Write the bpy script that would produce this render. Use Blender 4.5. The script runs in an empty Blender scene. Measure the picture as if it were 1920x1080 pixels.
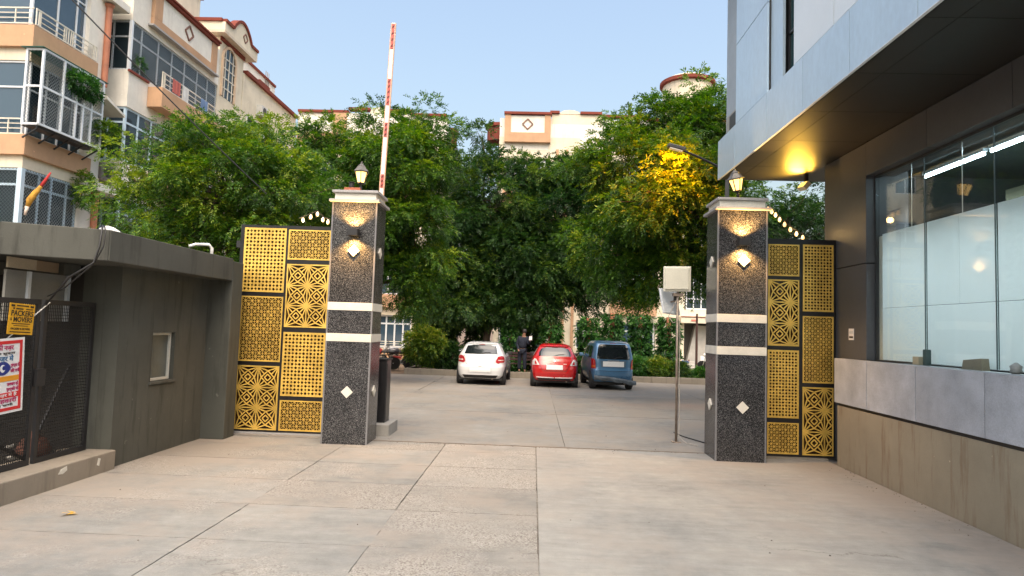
import bpy, math, random
import numpy as np
from mathutils import Vector, Matrix

C = bpy.context.scene
COL = C.collection
R = math.radians
random.seed(7)

# ------------------------------------------------------------------ camera, sky, sun, exposure
cam_d = bpy.data.cameras.new('camera')
cam = bpy.data.objects.new('camera', cam_d)
COL.objects.link(cam)
C.camera = cam
cam_d.sensor_width = 36.0
cam_d.lens = 22.5
cam_d.clip_end = 1500
PITCH, YAW, ROLL = 0.062968, 0.035314, R(1.86)
f_ = Vector((-math.sin(YAW) * math.cos(PITCH), math.cos(YAW) * math.cos(PITCH), math.sin(PITCH)))
r0 = Vector((math.cos(YAW), math.sin(YAW), 0))
u0 = r0.cross(f_)
r_ = r0 * math.cos(ROLL) + u0 * math.sin(ROLL)
u_ = u0 * math.cos(ROLL) - r0 * math.sin(ROLL)
cam.matrix_world = Matrix(((r_.x, u_.x, -f_.x, 0), (r_.y, u_.y, -f_.y, 0), (r_.z, u_.z, -f_.z, 2.0), (0, 0, 0, 1)))

world = bpy.data.worlds.new('World')
C.world = world
world.use_nodes = True
wn = world.node_tree
bg = wn.nodes['Background']
sky = wn.nodes.new('ShaderNodeTexSky')
sky.sky_type = 'NISHITA'
sky.sun_disc = False
SUN_EL, SUN_ROT = 58.0, 176.0
sky.sun_elevation = R(SUN_EL)
sky.sun_rotation = R(SUN_ROT)
sky.altitude = 0
sky.air_density = 1.6
sky.dust_density = 8.0
sky.ozone_density = 0.6
wn.links.new(sky.outputs['Color'], bg.inputs['Color'])
bg.inputs['Strength'].default_value = 0.15

sun_d = bpy.data.lights.new('sun', 'SUN')
sun_d.energy = 0.6
sun_d.angle = R(60)
sun_d.color = (1.0, 0.98, 0.95)
sun = bpy.data.objects.new('sun', sun_d)
COL.objects.link(sun)
# direction towards the sun for a Nishita rotation (clockwise from +Y seen from above)
sd = Vector((math.sin(R(SUN_ROT)) * math.cos(R(SUN_EL)), math.cos(R(SUN_ROT)) * math.cos(R(SUN_EL)), math.sin(R(SUN_EL))))
sun.rotation_euler = sd.to_track_quat('Z', 'Y').to_euler()
sun.location = sd * 60

vs = C.view_settings
vs.view_transform = 'Standard'
vs.look = 'None'
vs.exposure = 1.1
vs.gamma = 1.0
vs.use_curve_mapping = False
C.render.engine = 'CYCLES'
C.cycles.use_denoising = True
C.cycles.max_bounces = 10
C.cycles.diffuse_bounces = 4
C.cycles.transparent_max_bounces = 12
C.cycles.sample_clamp_indirect = 6.0
C.cycles.caustics_reflective = False
C.cycles.caustics_refractive = False

# ------------------------------------------------------------------ helpers
ORG = {}


def org(p):
    return ORG.get(p.name, Vector((0, 0, 0))) if p else Vector((0, 0, 0))


def tag(o, label=None, cat=None, group=None, kind=None):
    if label: o['label'] = label
    if cat: o['category'] = cat
    if group: o['group'] = group
    if kind or label: o['kind'] = kind or 'thing'
    return o


def thing(name, label, cat, loc=(0, 0, 0), group=None):
    o = bpy.data.objects.new(name, None)
    COL.objects.link(o)
    o.location = loc
    o.empty_display_size = 0.2
    ORG[o.name] = Vector(loc)
    return tag(o, label, cat, group)


def copy_tree(o, parent=None):
    c = o.copy()
    COL.objects.link(c)
    c.parent = parent
    ORG[c.name] = org(o)
    for ch in list(o.children):
        copy_tree(ch, c)
    return c


class MB:
    def __init__(s):
        s.v = []; s.f = []; s.m = []

    def add(s, vs, fs, m=0):
        n = len(s.v)
        s.v += [tuple(v) for v in vs]
        s.f += [tuple(i + n for i in f) for f in fs]
        s.m += [m] * len(fs)
        return s

    def box(s, x0, x1, y0, y1, z0, z1, m=0):
        return s.add([(x0, y0, z0), (x1, y0, z0), (x1, y1, z0), (x0, y1, z0), (x0, y0, z1), (x1, y0, z1), (x1, y1, z1), (x0, y1, z1)],
                     [(0, 3, 2, 1), (4, 5, 6, 7), (0, 1, 5, 4), (1, 2, 6, 5), (2, 3, 7, 6), (3, 0, 4, 7)], m)

    def obox(s, c, size, rot, m=0):
        a, b, d = [k / 2 for k in size]
        c = Vector(c)
        vs = [c + rot @ Vector(p) for p in ((-a, -b, -d), (a, -b, -d), (a, b, -d), (-a, b, -d), (-a, -b, d), (a, -b, d), (a, b, d), (-a, b, d))]
        return s.add(vs, [(0, 3, 2, 1), (4, 5, 6, 7), (0, 1, 5, 4), (1, 2, 6, 5), (2, 3, 7, 6), (3, 0, 4, 7)], m)

    def bar(s, p, q, w, d=None, up=(0, 0, 1), m=0):
        """a square bar from p to q, w across and d deep (along up)"""
        p, q = Vector(p), Vector(q)
        t = (q - p).normalized()
        u = Vector(up)
        if abs(t.dot(u)) > .95: u = Vector((1, 0, 0)) if abs(t.x) < .9 else Vector((0, 1, 0))
        a = t.cross(u).normalized() * (w / 2)
        b = a.cross(t).normalized() * ((d or w) / 2)
        vs = [p - a - b, p + a - b, p + a + b, p - a + b, q - a - b, q + a - b, q + a + b, q - a + b]
        return s.add(vs, [(0, 3, 2, 1), (4, 5, 6, 7), (0, 1, 5, 4), (1, 2, 6, 5), (2, 3, 7, 6), (3, 0, 4, 7)], m)

    def tube(s, pts, r, n=8, m=0, cap=True):
        pts = [Vector(p) for p in pts]
        k = len(pts)
        rs = [r] * k if not hasattr(r, '__len__') else list(r)
        ref = Vector((0, 0, 1))
        rings = []
        for i, p in enumerate(pts):
            t = (pts[min(i + 1, k - 1)] - pts[max(i - 1, 0)]).normalized()
            if abs(t.dot(ref)) > .97: ref = Vector((1, 0, 0)) if abs(t.x) < .9 else Vector((0, 1, 0))
            a = t.cross(ref).normalized()
            b = a.cross(t).normalized()
            ref = b
            rings.append([p + (a * math.cos(2 * math.pi * j / n) + b * math.sin(2 * math.pi * j / n)) * rs[i] for j in range(n)])
        vs = [v for rg in rings for v in rg]
        fs = []
        for i in range(k - 1):
            for j in range(n):
                fs.append((i * n + j, i * n + (j + 1) % n, (i + 1) * n + (j + 1) % n, (i + 1) * n + j))
        if cap:
            fs.append(tuple(range(n - 1, -1, -1)))
            fs.append(tuple((k - 1) * n + j for j in range(n)))
        return s.add(vs, fs, m)

    def lathe(s, prof, c, n=16, m=0, rot=None, ph=0):
        """prof: (radius, height) pairs round a vertical axis through c"""
        c = Vector(c)
        vs = []
        for (r, z) in prof:
            for j in range(n):
                a = 2 * math.pi * (j + ph) / n
                p = Vector((r * math.cos(a), r * math.sin(a), z))
                vs.append(c + (rot @ p if rot else p))
        fs = []
        for i in range(len(prof) - 1):
            for j in range(n):
                fs.append((i * n + j, i * n + (j + 1) % n, (i + 1) * n + (j + 1) % n, (i + 1) * n + j))
        fs.append(tuple(range(n - 1, -1, -1)))
        fs.append(tuple((len(prof) - 1) * n + j for j in range(n)))
        return s.add(vs, fs, m)

    def prism(s, poly, ax, a, b, m=0):
        """polygon extruded along an axis: ax 'x': poly=(y,z); 'y': (x,z); 'z': (x,y)"""
        k = len(poly)
        def P(u, v, w):
            return {'x': (w, u, v), 'y': (u, w, v), 'z': (u, v, w)}[ax]
        vs = [P(u, v, a) for u, v in poly] + [P(u, v, b) for u, v in poly]
        fs = [tuple(range(k)), tuple(range(2 * k - 1, k - 1, -1))]
        for i in range(k):
            j = (i + 1) % k
            fs.append((i, j, k + j, k + i))
        return s.add(vs, fs, m)

    def build(s, name, mat, parent=None, bevel=0, smooth=False, local=None, segs=2, label=None, solid=0, kind=None):
        o_ = org(parent) if local is None else Vector(local)
        me = bpy.data.meshes.new(name)
        me.from_pydata([(v[0] - o_.x, v[1] - o_.y, v[2] - o_.z) for v in s.v], [], s.f)
        mats = mat if isinstance(mat, (list, tuple)) else [mat]
        for k in mats: me.materials.append(k)
        if len(mats) > 1: me.polygons.foreach_set('material_index', s.m)
        if smooth: me.shade_smooth() if hasattr(me, 'shade_smooth') else None
        me.update()
        o = bpy.data.objects.new(name, me)
        COL.objects.link(o)
        if parent:
            o.parent = parent
            ORG[o.name] = o_
        elif local is not None:
            o.location = o_
            ORG[o.name] = o_
        if solid:
            md = o.modifiers.new('solid', 'SOLIDIFY'); md.thickness = solid; md.offset = 0
        if bevel:
            md = o.modifiers.new('bevel', 'BEVEL'); md.width = bevel; md.segments = segs; md.limit_method = 'ANGLE'; md.angle_limit = R(40)
        if label: o['label'] = label
        if kind: o['kind'] = kind
        return o


def BX(*a): return MB().box(*a)


# ------------------------------------------------------------------ materials
def newmat(name):
    m = bpy.data.materials.new(name)
    m.use_nodes = True
    nt = m.node_tree
    return m, nt, nt.nodes['Principled BSDF']


def ramp(nt, stops):
    n = nt.nodes.new('ShaderNodeValToRGB')
    e = n.color_ramp.elements
    while len(e) < len(stops): e.new(.5)
    for k, (p, c) in enumerate(stops):
        e[k].position = p
        e[k].color = (c[0], c[1], c[2], 1) if hasattr(c, '__len__') else (c, c, c, 1)
    return n


def noise(nt, scale, detail=5, rough=.6, vec=None, kind='noise'):
    n = nt.nodes.new('ShaderNodeTexNoise' if kind == 'noise' else 'ShaderNodeTexVoronoi')
    n.inputs['Scale'].default_value = scale
    if kind == 'noise':
        n.inputs['Detail'].default_value = detail
        n.inputs['Roughness'].default_value = rough
    if vec: nt.links.new(vec, n.inputs['Vector'])
    return n


def mul(c, k): return tuple(min(1, x * k) for x in c)


def M(name, col, rough=.6, metal=0., var=.12, vscale=2.5, bump=.0, bscale=60., col2=None, fine=.06, spec=.5, stretch=None, coat=0, island=0):
    m, nt, b = newmat(name)
    L = nt.links.new
    tc = nt.nodes.new('ShaderNodeTexCoord')
    vec = tc.outputs['Object']
    oi = nt.nodes.new('ShaderNodeObjectInfo')
    ad = nt.nodes.new('ShaderNodeVectorMath'); ad.operation = 'ADD'
    sc = nt.nodes.new('ShaderNodeVectorMath'); sc.operation = 'SCALE'
    sc.inputs[0].default_value = (37.1, 19.3, 53.7)
    L(oi.outputs['Random'], sc.inputs['Scale'])
    L(vec, ad.inputs[0]); L(sc.outputs[0], ad.inputs[1])
    vec = ad.outputs[0]
    if stretch:
        mp = nt.nodes.new('ShaderNodeMapping'); mp.inputs['Scale'].default_value = stretch
        L(vec, mp.inputs['Vector']); vec = mp.outputs['Vector']
    n1 = noise(nt, vscale, 6, .62, vec)
    c2 = col2 if col2 else mul(col, 1 + var)
    c1 = col if col2 else mul(col, 1 - var)
    rp = ramp(nt, [(.32, c1), (.68, c2)])
    L(n1.outputs['Fac'], rp.inputs['Fac'])
    out = rp.outputs['Color']
    if fine:
        n2 = noise(nt, bscale, 3, .6, vec)
        r2 = ramp(nt, [(.3, 1 - fine), (.7, 1 + fine)])
        L(n2.outputs['Fac'], r2.inputs['Fac'])
        mx = nt.nodes.new('ShaderNodeMix'); mx.data_type = 'RGBA'; mx.blend_type = 'MULTIPLY'; mx.inputs['Factor'].default_value = 1
        L(out, mx.inputs['A']); L(r2.outputs['Color'], mx.inputs['B']); out = mx.outputs['Result']
    if island:
        hs = nt.nodes.new('ShaderNodeHueSaturation')
        mr = nt.nodes.new('ShaderNodeMapRange'); mr.inputs['To Min'].default_value = 1 - island; mr.inputs['To Max'].default_value = 1 + island
        L(oi.outputs['Random'], mr.inputs['Value']); L(mr.outputs['Result'], hs.inputs['Value'])
        L(out, hs.inputs['Color']); out = hs.outputs['Color']
    L(out, b.inputs['Base Color'])
    rr = nt.nodes.new('ShaderNodeMapRange')
    rr.inputs['To Min'].default_value = max(.02, rough - .08); rr.inputs['To Max'].default_value = min(1, rough + .08)
    L(n1.outputs['Fac'], rr.inputs['Value']); L(rr.outputs['Result'], b.inputs['Roughness'])
    b.inputs['Metallic'].default_value = metal
    b.inputs['Specular IOR Level'].default_value = spec
    if coat:
        b.inputs['Coat Weight'].default_value = coat; b.inputs['Coat Roughness'].default_value = .04
    if bump:
        bp = nt.nodes.new('ShaderNodeBump'); bp.inputs['Strength'].default_value = bump; bp.inputs['Distance'].default_value = .01
        n3 = noise(nt, bscale, 5, .65, vec)
        L(n3.outputs['Fac'], bp.inputs['Height']); L(bp.outputs['Normal'], b.inputs['Normal'])
    return m


def emit(name, col, strength, base=(.8, .8, .8)):
    m, nt, b = newmat(name)
    b.inputs['Base Color'].default_value = (*base, 1)
    b.inputs['Emission Color'].default_value = (*col, 1)
    b.inputs['Emission Strength'].default_value = strength * .72
    b.inputs['Roughness'].default_value = .3
    return m


def glassmat(name, tint, see=.6, rough=.02, ior=1.5, wav=0.0):
    """thin architectural glass: part seen through, part reflecting by the Fresnel law"""
    m = bpy.data.materials.new(name); m.use_nodes = True
    nt = m.node_tree; nt.nodes.clear(); L = nt.links.new
    o = nt.nodes.new('ShaderNodeOutputMaterial')
    tr = nt.nodes.new('ShaderNodeBsdfTransparent'); tr.inputs['Color'].default_value = (*tint, 1)
    df = nt.nodes.new('ShaderNodeBsdfDiffuse'); df.inputs['Color'].default_value = (*mul(tint, .30), 1)
    m1 = nt.nodes.new('ShaderNodeMixShader'); m1.inputs[0].default_value = 1 - see
    L(tr.outputs[0], m1.inputs[1]); L(df.outputs[0], m1.inputs[2])
    gl = nt.nodes.new('ShaderNodeBsdfGlossy'); gl.inputs['Roughness'].default_value = rough
    # Schlick's law from the facing angle, the same for both faces of the thin pane
    f0 = ((ior - 1) / (ior + 1)) ** 2
    lwt = nt.nodes.new('ShaderNodeLayerWeight'); lwt.inputs['Blend'].default_value = .5
    pw = nt.nodes.new('ShaderNodeMath'); pw.operation = 'POWER'; pw.inputs[1].default_value = 5
    L(lwt.outputs['Facing'], pw.inputs[0])
    fr = nt.nodes.new('ShaderNodeMath'); fr.operation = 'MULTIPLY_ADD'; fr.inputs[1].default_value = 1 - f0; fr.inputs[2].default_value = f0
    L(pw.outputs[0], fr.inputs[0])
    if wav:
        tc = nt.nodes.new('ShaderNodeTexCoord'); nn = noise(nt, 1.3, 2, .5, tc.outputs['Object'])
        bp = nt.nodes.new('ShaderNodeBump'); bp.inputs['Strength'].default_value = wav; bp.inputs['Distance'].default_value = .02
        L(nn.outputs['Fac'], bp.inputs['Height']); L(bp.outputs['Normal'], gl.inputs['Normal'])
    m2 = nt.nodes.new('ShaderNodeMixShader')
    L(fr.outputs[0], m2.inputs[0]); L(m1.outputs[0], m2.inputs[1]); L(gl.outputs[0], m2.inputs[2])
    L(m2.outputs[0], o.inputs['Surface'])
    return m


def leafmat(name, dark, light, tip, trans=.35):
    m = bpy.data.materials.new(name); m.use_nodes = True
    nt = m.node_tree; nt.nodes.clear(); L = nt.links.new
    o = nt.nodes.new('ShaderNodeOutputMaterial')
    at = nt.nodes.new('ShaderNodeAttribute'); at.attribute_name = 'tint'
    rp = ramp(nt, [(0, dark), (.55, light), (1, tip)])
    L(at.outputs['Fac'], rp.inputs['Fac'])
    df = nt.nodes.new('ShaderNodeBsdfPrincipled'); df.inputs['Roughness'].default_value = .5
    df.inputs['Specular IOR Level'].default_value = .35
    L(rp.outputs['Color'], df.inputs['Base Color'])
    tl = nt.nodes.new('ShaderNodeBsdfTranslucent')
    hs = nt.nodes.new('ShaderNodeHueSaturation'); hs.inputs['Value'].default_value = 1.5; hs.inputs['Saturation'].default_value = 1.1
    L(rp.outputs['Color'], hs.inputs['Color']); L(hs.outputs['Color'], tl.inputs['Color'])
    mx = nt.nodes.new('ShaderNodeMixShader'); mx.inputs[0].default_value = trans
    L(df.outputs[0], mx.inputs[1]); L(tl.outputs[0], mx.inputs[2])
    L(mx.outputs[0], o.inputs['Surface'])
    return m


def concrete(name, base, dust, agg, smooth=False):
    """weathered cast concrete: cloudy stains, brushed streaks, red dust, patches worn down to the aggregate"""
    m, nt, b = newmat(name); L = nt.links.new
    ge = nt.nodes.new('ShaderNodeNewGeometry'); vec = ge.outputs['Position']
    oi = nt.nodes.new('ShaderNodeObjectInfo')
    n1 = noise(nt, .55, 8, .66, vec)
    r1 = ramp(nt, [(.3, (base[0] * .70, base[1] * .74, base[2] * .80)), (.5, base), (.7, (base[0] * 1.24, base[1] * 1.22, base[2] * 1.16))]); L(n1.outputs['Fac'], r1.inputs['Fac'])
    mp = nt.nodes.new('ShaderNodeMapping'); mp.inputs['Scale'].default_value = (1.2, 7, 1)
    L(vec, mp.inputs['Vector'])
    n2 = noise(nt, 1.1, 6, .7, mp.outputs['Vector']); r2 = ramp(nt, [(.3, .87), (.65, 1.07)]); L(n2.outputs['Fac'], r2.inputs['Fac'])
    x1 = nt.nodes.new('ShaderNodeMix'); x1.data_type = 'RGBA'; x1.blend_type = 'MULTIPLY'; x1.inputs['Factor'].default_value = 1
    L(r1.outputs['Color'], x1.inputs['A']); L(r2.outputs['Color'], x1.inputs['B'])
    for sc_, lo, hi in ((5.0, .86, 1.10), (130.0, .84, 1.12)):
        ng = noise(nt, sc_, 8, .72, vec); rg_ = ramp(nt, [(.3, lo), (.7, hi)]); L(ng.outputs['Fac'], rg_.inputs['Fac'])
        xg = nt.nodes.new('ShaderNodeMix'); xg.data_type = 'RGBA'; xg.blend_type = 'MULTIPLY'; xg.inputs['Factor'].default_value = 1
        L(x1.outputs['Result'], xg.inputs['A']); L(rg_.outputs['Color'], xg.inputs['B']); x1 = xg
    n3 = noise(nt, .9, 7, .7, vec)
    # more red dust washed up along the walls and the gate line
    sx = nt.nodes.new('ShaderNodeSeparateXYZ'); L(vec, sx.inputs[0])
    ab = nt.nodes.new('ShaderNodeMath'); ab.operation = 'ABSOLUTE'; L(sx.outputs['X'], ab.inputs[0])
    wx = nt.nodes.new('ShaderNodeMapRange'); wx.inputs['From Min'].default_value = 3.2; wx.inputs['From Max'].default_value = 5.4; wx.inputs['To Max'].default_value = .16; L(ab.outputs[0], wx.inputs['Value'])
    wy = nt.nodes.new('ShaderNodeMapRange'); wy.inputs['From Min'].default_value = 7.5; wy.inputs['From Max'].default_value = 10.5; wy.inputs['To Max'].default_value = .07; L(sx.outputs['Y'], wy.inputs['Value'])
    a1 = nt.nodes.new('ShaderNodeMath'); a1.operation = 'ADD'; L(wx.outputs[0], a1.inputs[0]); L(wy.outputs[0], a1.inputs[1])
    a2 = nt.nodes.new('ShaderNodeMath'); a2.operation = 'ADD'; L(a1.outputs[0], a2.inputs[0]); L(n3.outputs['Fac'], a2.inputs[1])
    r3 = ramp(nt, [(.48, 0), (.68, .8)]); L(a2.outputs[0], r3.inputs['Fac'])
    x2 = nt.nodes.new('ShaderNodeMix'); x2.data_type = 'RGBA'; L(r3.outputs['Color'], x2.inputs['Factor'])
    L(x1.outputs['Result'], x2.inputs['A']); x2.inputs['B'].default_value = (*dust, 1)
    # aggregate: stones of several greys, where worn
    vo = noise(nt, 75, vec=vec, kind='voronoi')
    rv = ramp(nt, [(0, (.07, .05, .04)), (.22, (.24, .20, .16)), (.55, (.40, .36, .30)), (1, (.54, .51, .45))])
    L(vo.outputs['Color'], rv.inputs['Fac'])
    n4 = noise(nt, .75, 6, .6, vec)
    n4b = noise(nt, 18, 3, .6, vec)
    su = nt.nodes.new('ShaderNodeMath'); su.operation = 'MULTIPLY_ADD'; su.inputs[1].default_value = .22
    L(n4b.outputs['Fac'], su.inputs[0]); L(n4.outputs['Fac'], su.inputs[2])
    r4 = ramp(nt, [(agg, 0), (agg + .16, .8)]); L(su.outputs[0], r4.inputs['Fac'])
    x3 = nt.nodes.new('ShaderNodeMix'); x3.data_type = 'RGBA'; L(r4.outputs['Color'], x3.inputs['Factor'])
    L(x2.outputs['Result'], x3.inputs['A']); L(rv.outputs['Color'], x3.inputs['B'])
    # hairline cracks and dark spots
    wn_ = noise(nt, 1.7, 5, .7, vec)
    wa = nt.nodes.new('ShaderNodeVectorMath'); wa.operation = 'MULTIPLY_ADD'; wa.inputs[1].default_value = (.7, .7, .7)
    L(wn_.outputs['Color'], wa.inputs[0]); L(vec, wa.inputs[2])
    vc = noise(nt, .42, vec=wa.outputs[0], kind='voronoi'); vc.feature = 'DISTANCE_TO_EDGE'
    rc = ramp(nt, [(0, .55), (.003, .35), (.007, 0)]); L(vc.outputs['Distance'], rc.inputs['Fac'])
    mk = noise(nt, .5, 3, .5, vec); rk = ramp(nt, [(.56, 0), (.64, 1)]); L(mk.outputs['Fac'], rk.inputs['Fac'])
    mc = nt.nodes.new('ShaderNodeMath'); mc.operation = 'MULTIPLY'; L(rc.outputs['Color'], mc.inputs[0]); L(rk.outputs['Color'], mc.inputs[1])
    sp = noise(nt, 5.5, 4, .6, vec); rs = ramp(nt, [(.69, 0), (.76, .45)]); L(sp.outputs['Fac'], rs.inputs['Fac'])
    mm = nt.nodes.new('ShaderNodeMath'); mm.operation = 'MAXIMUM'; L(mc.outputs[0], mm.inputs[0]); L(rs.outputs['Color'], mm.inputs[1])
    x4 = nt.nodes.new('ShaderNodeMix'); x4.data_type = 'RGBA'; L(mm.outputs[0], x4.inputs['Factor']); L(x3.outputs['Result'], x4.inputs['A']); x4.inputs['B'].default_value = (.12, .095, .075, 1)
    x3 = x4
    hs = nt.nodes.new('ShaderNodeHueSaturation')
    mr = nt.nodes.new('ShaderNodeMapRange'); mr.inputs['To Min'].default_value = .67; mr.inputs['To Max'].default_value = .78; hs.inputs['Saturation'].default_value = .66
    L(oi.outputs['Random'], mr.inputs['Value']); L(mr.outputs['Result'], hs.inputs['Value']); L(x3.outputs['Result'], hs.inputs['Color'])
    L(hs.outputs['Color'], b.inputs['Base Color'])
    b.inputs['Roughness'].default_value = .82
    b.inputs['Specular IOR Level'].default_value = .3
    hm = nt.nodes.new('ShaderNodeMath'); hm.operation = 'MULTIPLY'
    L(vo.outputs['Distance'], hm.inputs[0]); L(r4.outputs['Color'], hm.inputs[1])
    n5 = noise(nt, 35, 5, .7, vec)
    ha = nt.nodes.new('ShaderNodeMath'); ha.operation = 'ADD'; L(hm.outputs[0], ha.inputs[0]); L(n5.outputs['Fac'], ha.inputs[1])
    bp = nt.nodes.new('ShaderNodeBump'); bp.inputs['Strength'].default_value = .35; bp.inputs['Distance'].default_value = .012
    L(ha.outputs[0], bp.inputs['Height']); L(bp.outputs['Normal'], b.inputs['Normal'])
    return m


def granite(name):
    m, nt, b = newmat(name); L = nt.links.new
    ge = nt.nodes.new('ShaderNodeNewGeometry'); vec = ge.outputs['Position']
    v1 = noise(nt, 150, vec=vec, kind='voronoi')
    r1 = ramp(nt, [(0, (.006, .006, .008)), (.55, (.017, .018, .021)), (.66, (.06, .06, .065)), (.86, (.165, .165, .17)), (1, (.32, .315, .31))])
    L(v1.outputs['Color'], r1.inputs['Fac'])
    n1 = noise(nt, 2.2, 5, .6, vec); r2 = ramp(nt, [(.3, .72), (.7, 1.15)]); L(n1.outputs['Fac'], r2.inputs['Fac'])
    x = nt.nodes.new('ShaderNodeMix'); x.data_type = 'RGBA'; x.blend_type = 'MULTIPLY'; x.inputs['Factor'].default_value = 1
    L(r1.outputs['Color'], x.inputs['A']); L(r2.outputs['Color'], x.inputs['B'])
    L(x.outputs['Result'], b.inputs['Base Color'])
    b.inputs['Roughness'].default_value = .2
    b.inputs['Specular IOR Level'].default_value = .45
    return m


def wallmat(name, col, stain, amt=.5, rough=.9):
    """painted plaster with drips, scuffs and dirt"""
    m, nt, b = newmat(name); L = nt.links.new
    ge = nt.nodes.new('ShaderNodeNewGeometry'); vec = ge.outputs['Position']
    n1 = noise(nt, .9, 8, .7, vec); r1 = ramp(nt, [(.3, mul(col, .85)), (.7, mul(col, 1.13))]); L(n1.outputs['Fac'], r1.inputs['Fac'])
    mp = nt.nodes.new('ShaderNodeMapping'); mp.inputs['Scale'].default_value = (6, 6, .7); L(vec, mp.inputs['Vector'])
    n2 = noise(nt, 1, 6, .65, mp.outputs['Vector']); r2 = ramp(nt, [(.53, 0), (.72, amt)]); L(n2.outputs['Fac'], r2.inputs['Fac'])
    x = nt.nodes.new('ShaderNodeMix'); x.data_type = 'RGBA'; L(r2.outputs['Color'], x.inputs['Factor'])
    L(r1.outputs['Color'], x.inputs['A']); x.inputs['B'].default_value = (*stain, 1)
    n4 = noise(nt, 9, 3, .5, vec); r4 = ramp(nt, [(.735, 0), (.75, .7)]); L(n4.outputs['Fac'], r4.inputs['Fac'])
    x2 = nt.nodes.new('ShaderNodeMix'); x2.data_type = 'RGBA'; L(r4.outputs['Color'], x2.inputs['Factor'])
    L(x.outputs['Result'], x2.inputs['A']); x2.inputs['B'].default_value = (*mul(col, 1.8), 1)
    L(x2.outputs['Result'], b.inputs['Base Color'])
    b.inputs['Roughness'].default_value = rough
    b.inputs['Specular IOR Level'].default_value = .25
    n3 = noise(nt, 45, 5, .7, vec)
    bp = nt.nodes.new('ShaderNodeBump'); bp.inputs['Strength'].default_value = .25; bp.inputs['Distance'].default_value = .008
    L(n3.outputs['Fac'], bp.inputs['Height']); L(bp.outputs['Normal'], b.inputs['Normal'])
    return m


CON1 = concrete('old_concrete', (.30, .297, .272), (.36, .295, .23), .60)
CON2 = concrete('worn_concrete', (.335, .315, .275), (.38, .31, .24), .52)
CON3 = concrete('newer_concrete', (.355, .345, .31), (.37, .32, .265), .85)
CON4 = concrete('court_concrete', (.32, .30, .265), (.34, .27, .20), .74)
KERBM = wallmat('kerb_concrete', (.25, .22, .18), (.12, .10, .08), .5)
EARTH = M('earth', (.16, .11, .075), .95, var=.3, vscale=4, bump=.5, bscale=30)
JOINT = M('joint_dirt', (.085, .075, .065), .95, vscale=1.6, col2=(.34, .31, .27), bscale=12, fine=.3)
GRAN = granite('granite')
CREAMST = M('cream_stone', (.64, .61, .54), .45, var=.08, vscale=5)
GREYST = M('grey_granite', (.33, .32, .32), .5, var=.1, vscale=3, bscale=160, fine=.35)
BLACK = M('black_paint', (.012, .012, .014), .35, var=.3, vscale=5)
BLACKM = M('black_metal', (.016, .016, .018), .45, var=.3)
GOLD = M('gold_paint', (.82, .53, .115), .36, metal=.4, var=.24, vscale=3, fine=.1)
BACKSHEET = glassmat('smoked_sheet', (.30, .17, .08), .42, .06, 1.45)
CABW = wallmat('olive_plaster', (.078, .081, .071), (.034, .035, .031), .75)
CABP = wallmat('olive_parapet', (.086, .088, .078), (.034, .033, .030), .8)
PLINTH = wallmat('brown_plaster', (.285, .25, .185), (.18, .12, .075), .85)
GPANEL = M('grey_cladding', (.36, .39, .44), .5, var=.2, vscale=2.2, bscale=70, fine=.12, island=.07)
ACP = M('silver_cladding', (.45, .585, .71), .32, metal=.12, var=.06, vscale=1.0, bscale=14, fine=.05, island=.04, stretch=(1, 1, .5))
ACPD = M('dark_cladding', (.075, .079, .088), .45, metal=0, var=.12, vscale=1.2, bscale=20, fine=.05)
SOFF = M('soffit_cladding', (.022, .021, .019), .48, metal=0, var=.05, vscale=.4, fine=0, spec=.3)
CREAM = wallmat('cream_paint', (.69, .62, .49), (.46, .40, .31), .4)
WHITEW = wallmat('pale_paint', (.75, .72, .65), (.52, .48, .42), .4)
TAN = wallmat('tan_paint', (.50, .31, .19), (.38, .25, .17), .4)
REDC = wallmat('red_coping', (.20, .05, .035), (.12, .05, .04), .4)
TERRA = M('terracotta_paint', (.42, .16, .09), .6, var=.15)
FRAME = M('white_frame', (.68, .72, .76), .4, var=.06)
FRAMEB = M('pale_blue_frame', (.50, .64, .76), .45, var=.08)
RAIL = M('cream_rail', (.68, .64, .55), .45, var=.1)
WIRE = M('grey_wire', (.24, .28, .30), .5, metal=.3, var=.2)
WINB = glassmat('blue_window', (.22, .40, .58), .35, .03, 1.9, .1)
WIND = glassmat('dark_window', (.16, .25, .31), .35, .03, 1.6, .1)
INT = M('dim_room', (.17, .16, .15), .9, var=.35, vscale=1.2)
CURT = M('curtain', (.32, .30, .27), .9, var=.3, vscale=3, stretch=(6, 6, .3))
BARK = M('bark', (.085, .062, .043), .95, var=.35, vscale=9, bump=.8, bscale=28, stretch=(1, 1, .3))
WARM = emit('lamp_glass', (1.0, .58, .15), 1.9, (.9, .7, .4))
BULB = emit('bulb_glass', (1.0, .52, .15), 1.1)
CHROME = M('steel', (.55, .55, .55), .3, metal=.9, var=.1)
STEEL = M('rusty_steel', (.27, .22, .18), .5, metal=.5, var=.3, vscale=8)
PLASTIC = M('offwhite_plastic', (.62, .61, .52), .45, var=.05)
PLASTG = M('grey_plastic', (.50, .54, .57), .5, var=.06)
CABLE = M('black_cable', (.012, .012, .013), .5, var=.1)
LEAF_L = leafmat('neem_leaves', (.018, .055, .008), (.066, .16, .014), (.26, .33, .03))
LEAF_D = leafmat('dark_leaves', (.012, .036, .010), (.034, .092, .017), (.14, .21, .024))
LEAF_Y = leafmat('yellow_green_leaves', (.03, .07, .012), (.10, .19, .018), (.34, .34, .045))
LEAF_C = leafmat('creeper_leaves', (.012, .045, .012), (.035, .13, .02), (.11, .24, .04))

# ------------------------------------------------------------------ the ground
g = BX(-300, 300, -60, 700, -.12, -.06).build('ground', EARTH); g['kind'] = 'structure'
drive = BX(-5.6, 4.92, -3, 12.0, -.06, -.022).build('driveway', JOINT); drive['kind'] = 'structure'
rng = random.Random(3)


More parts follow.
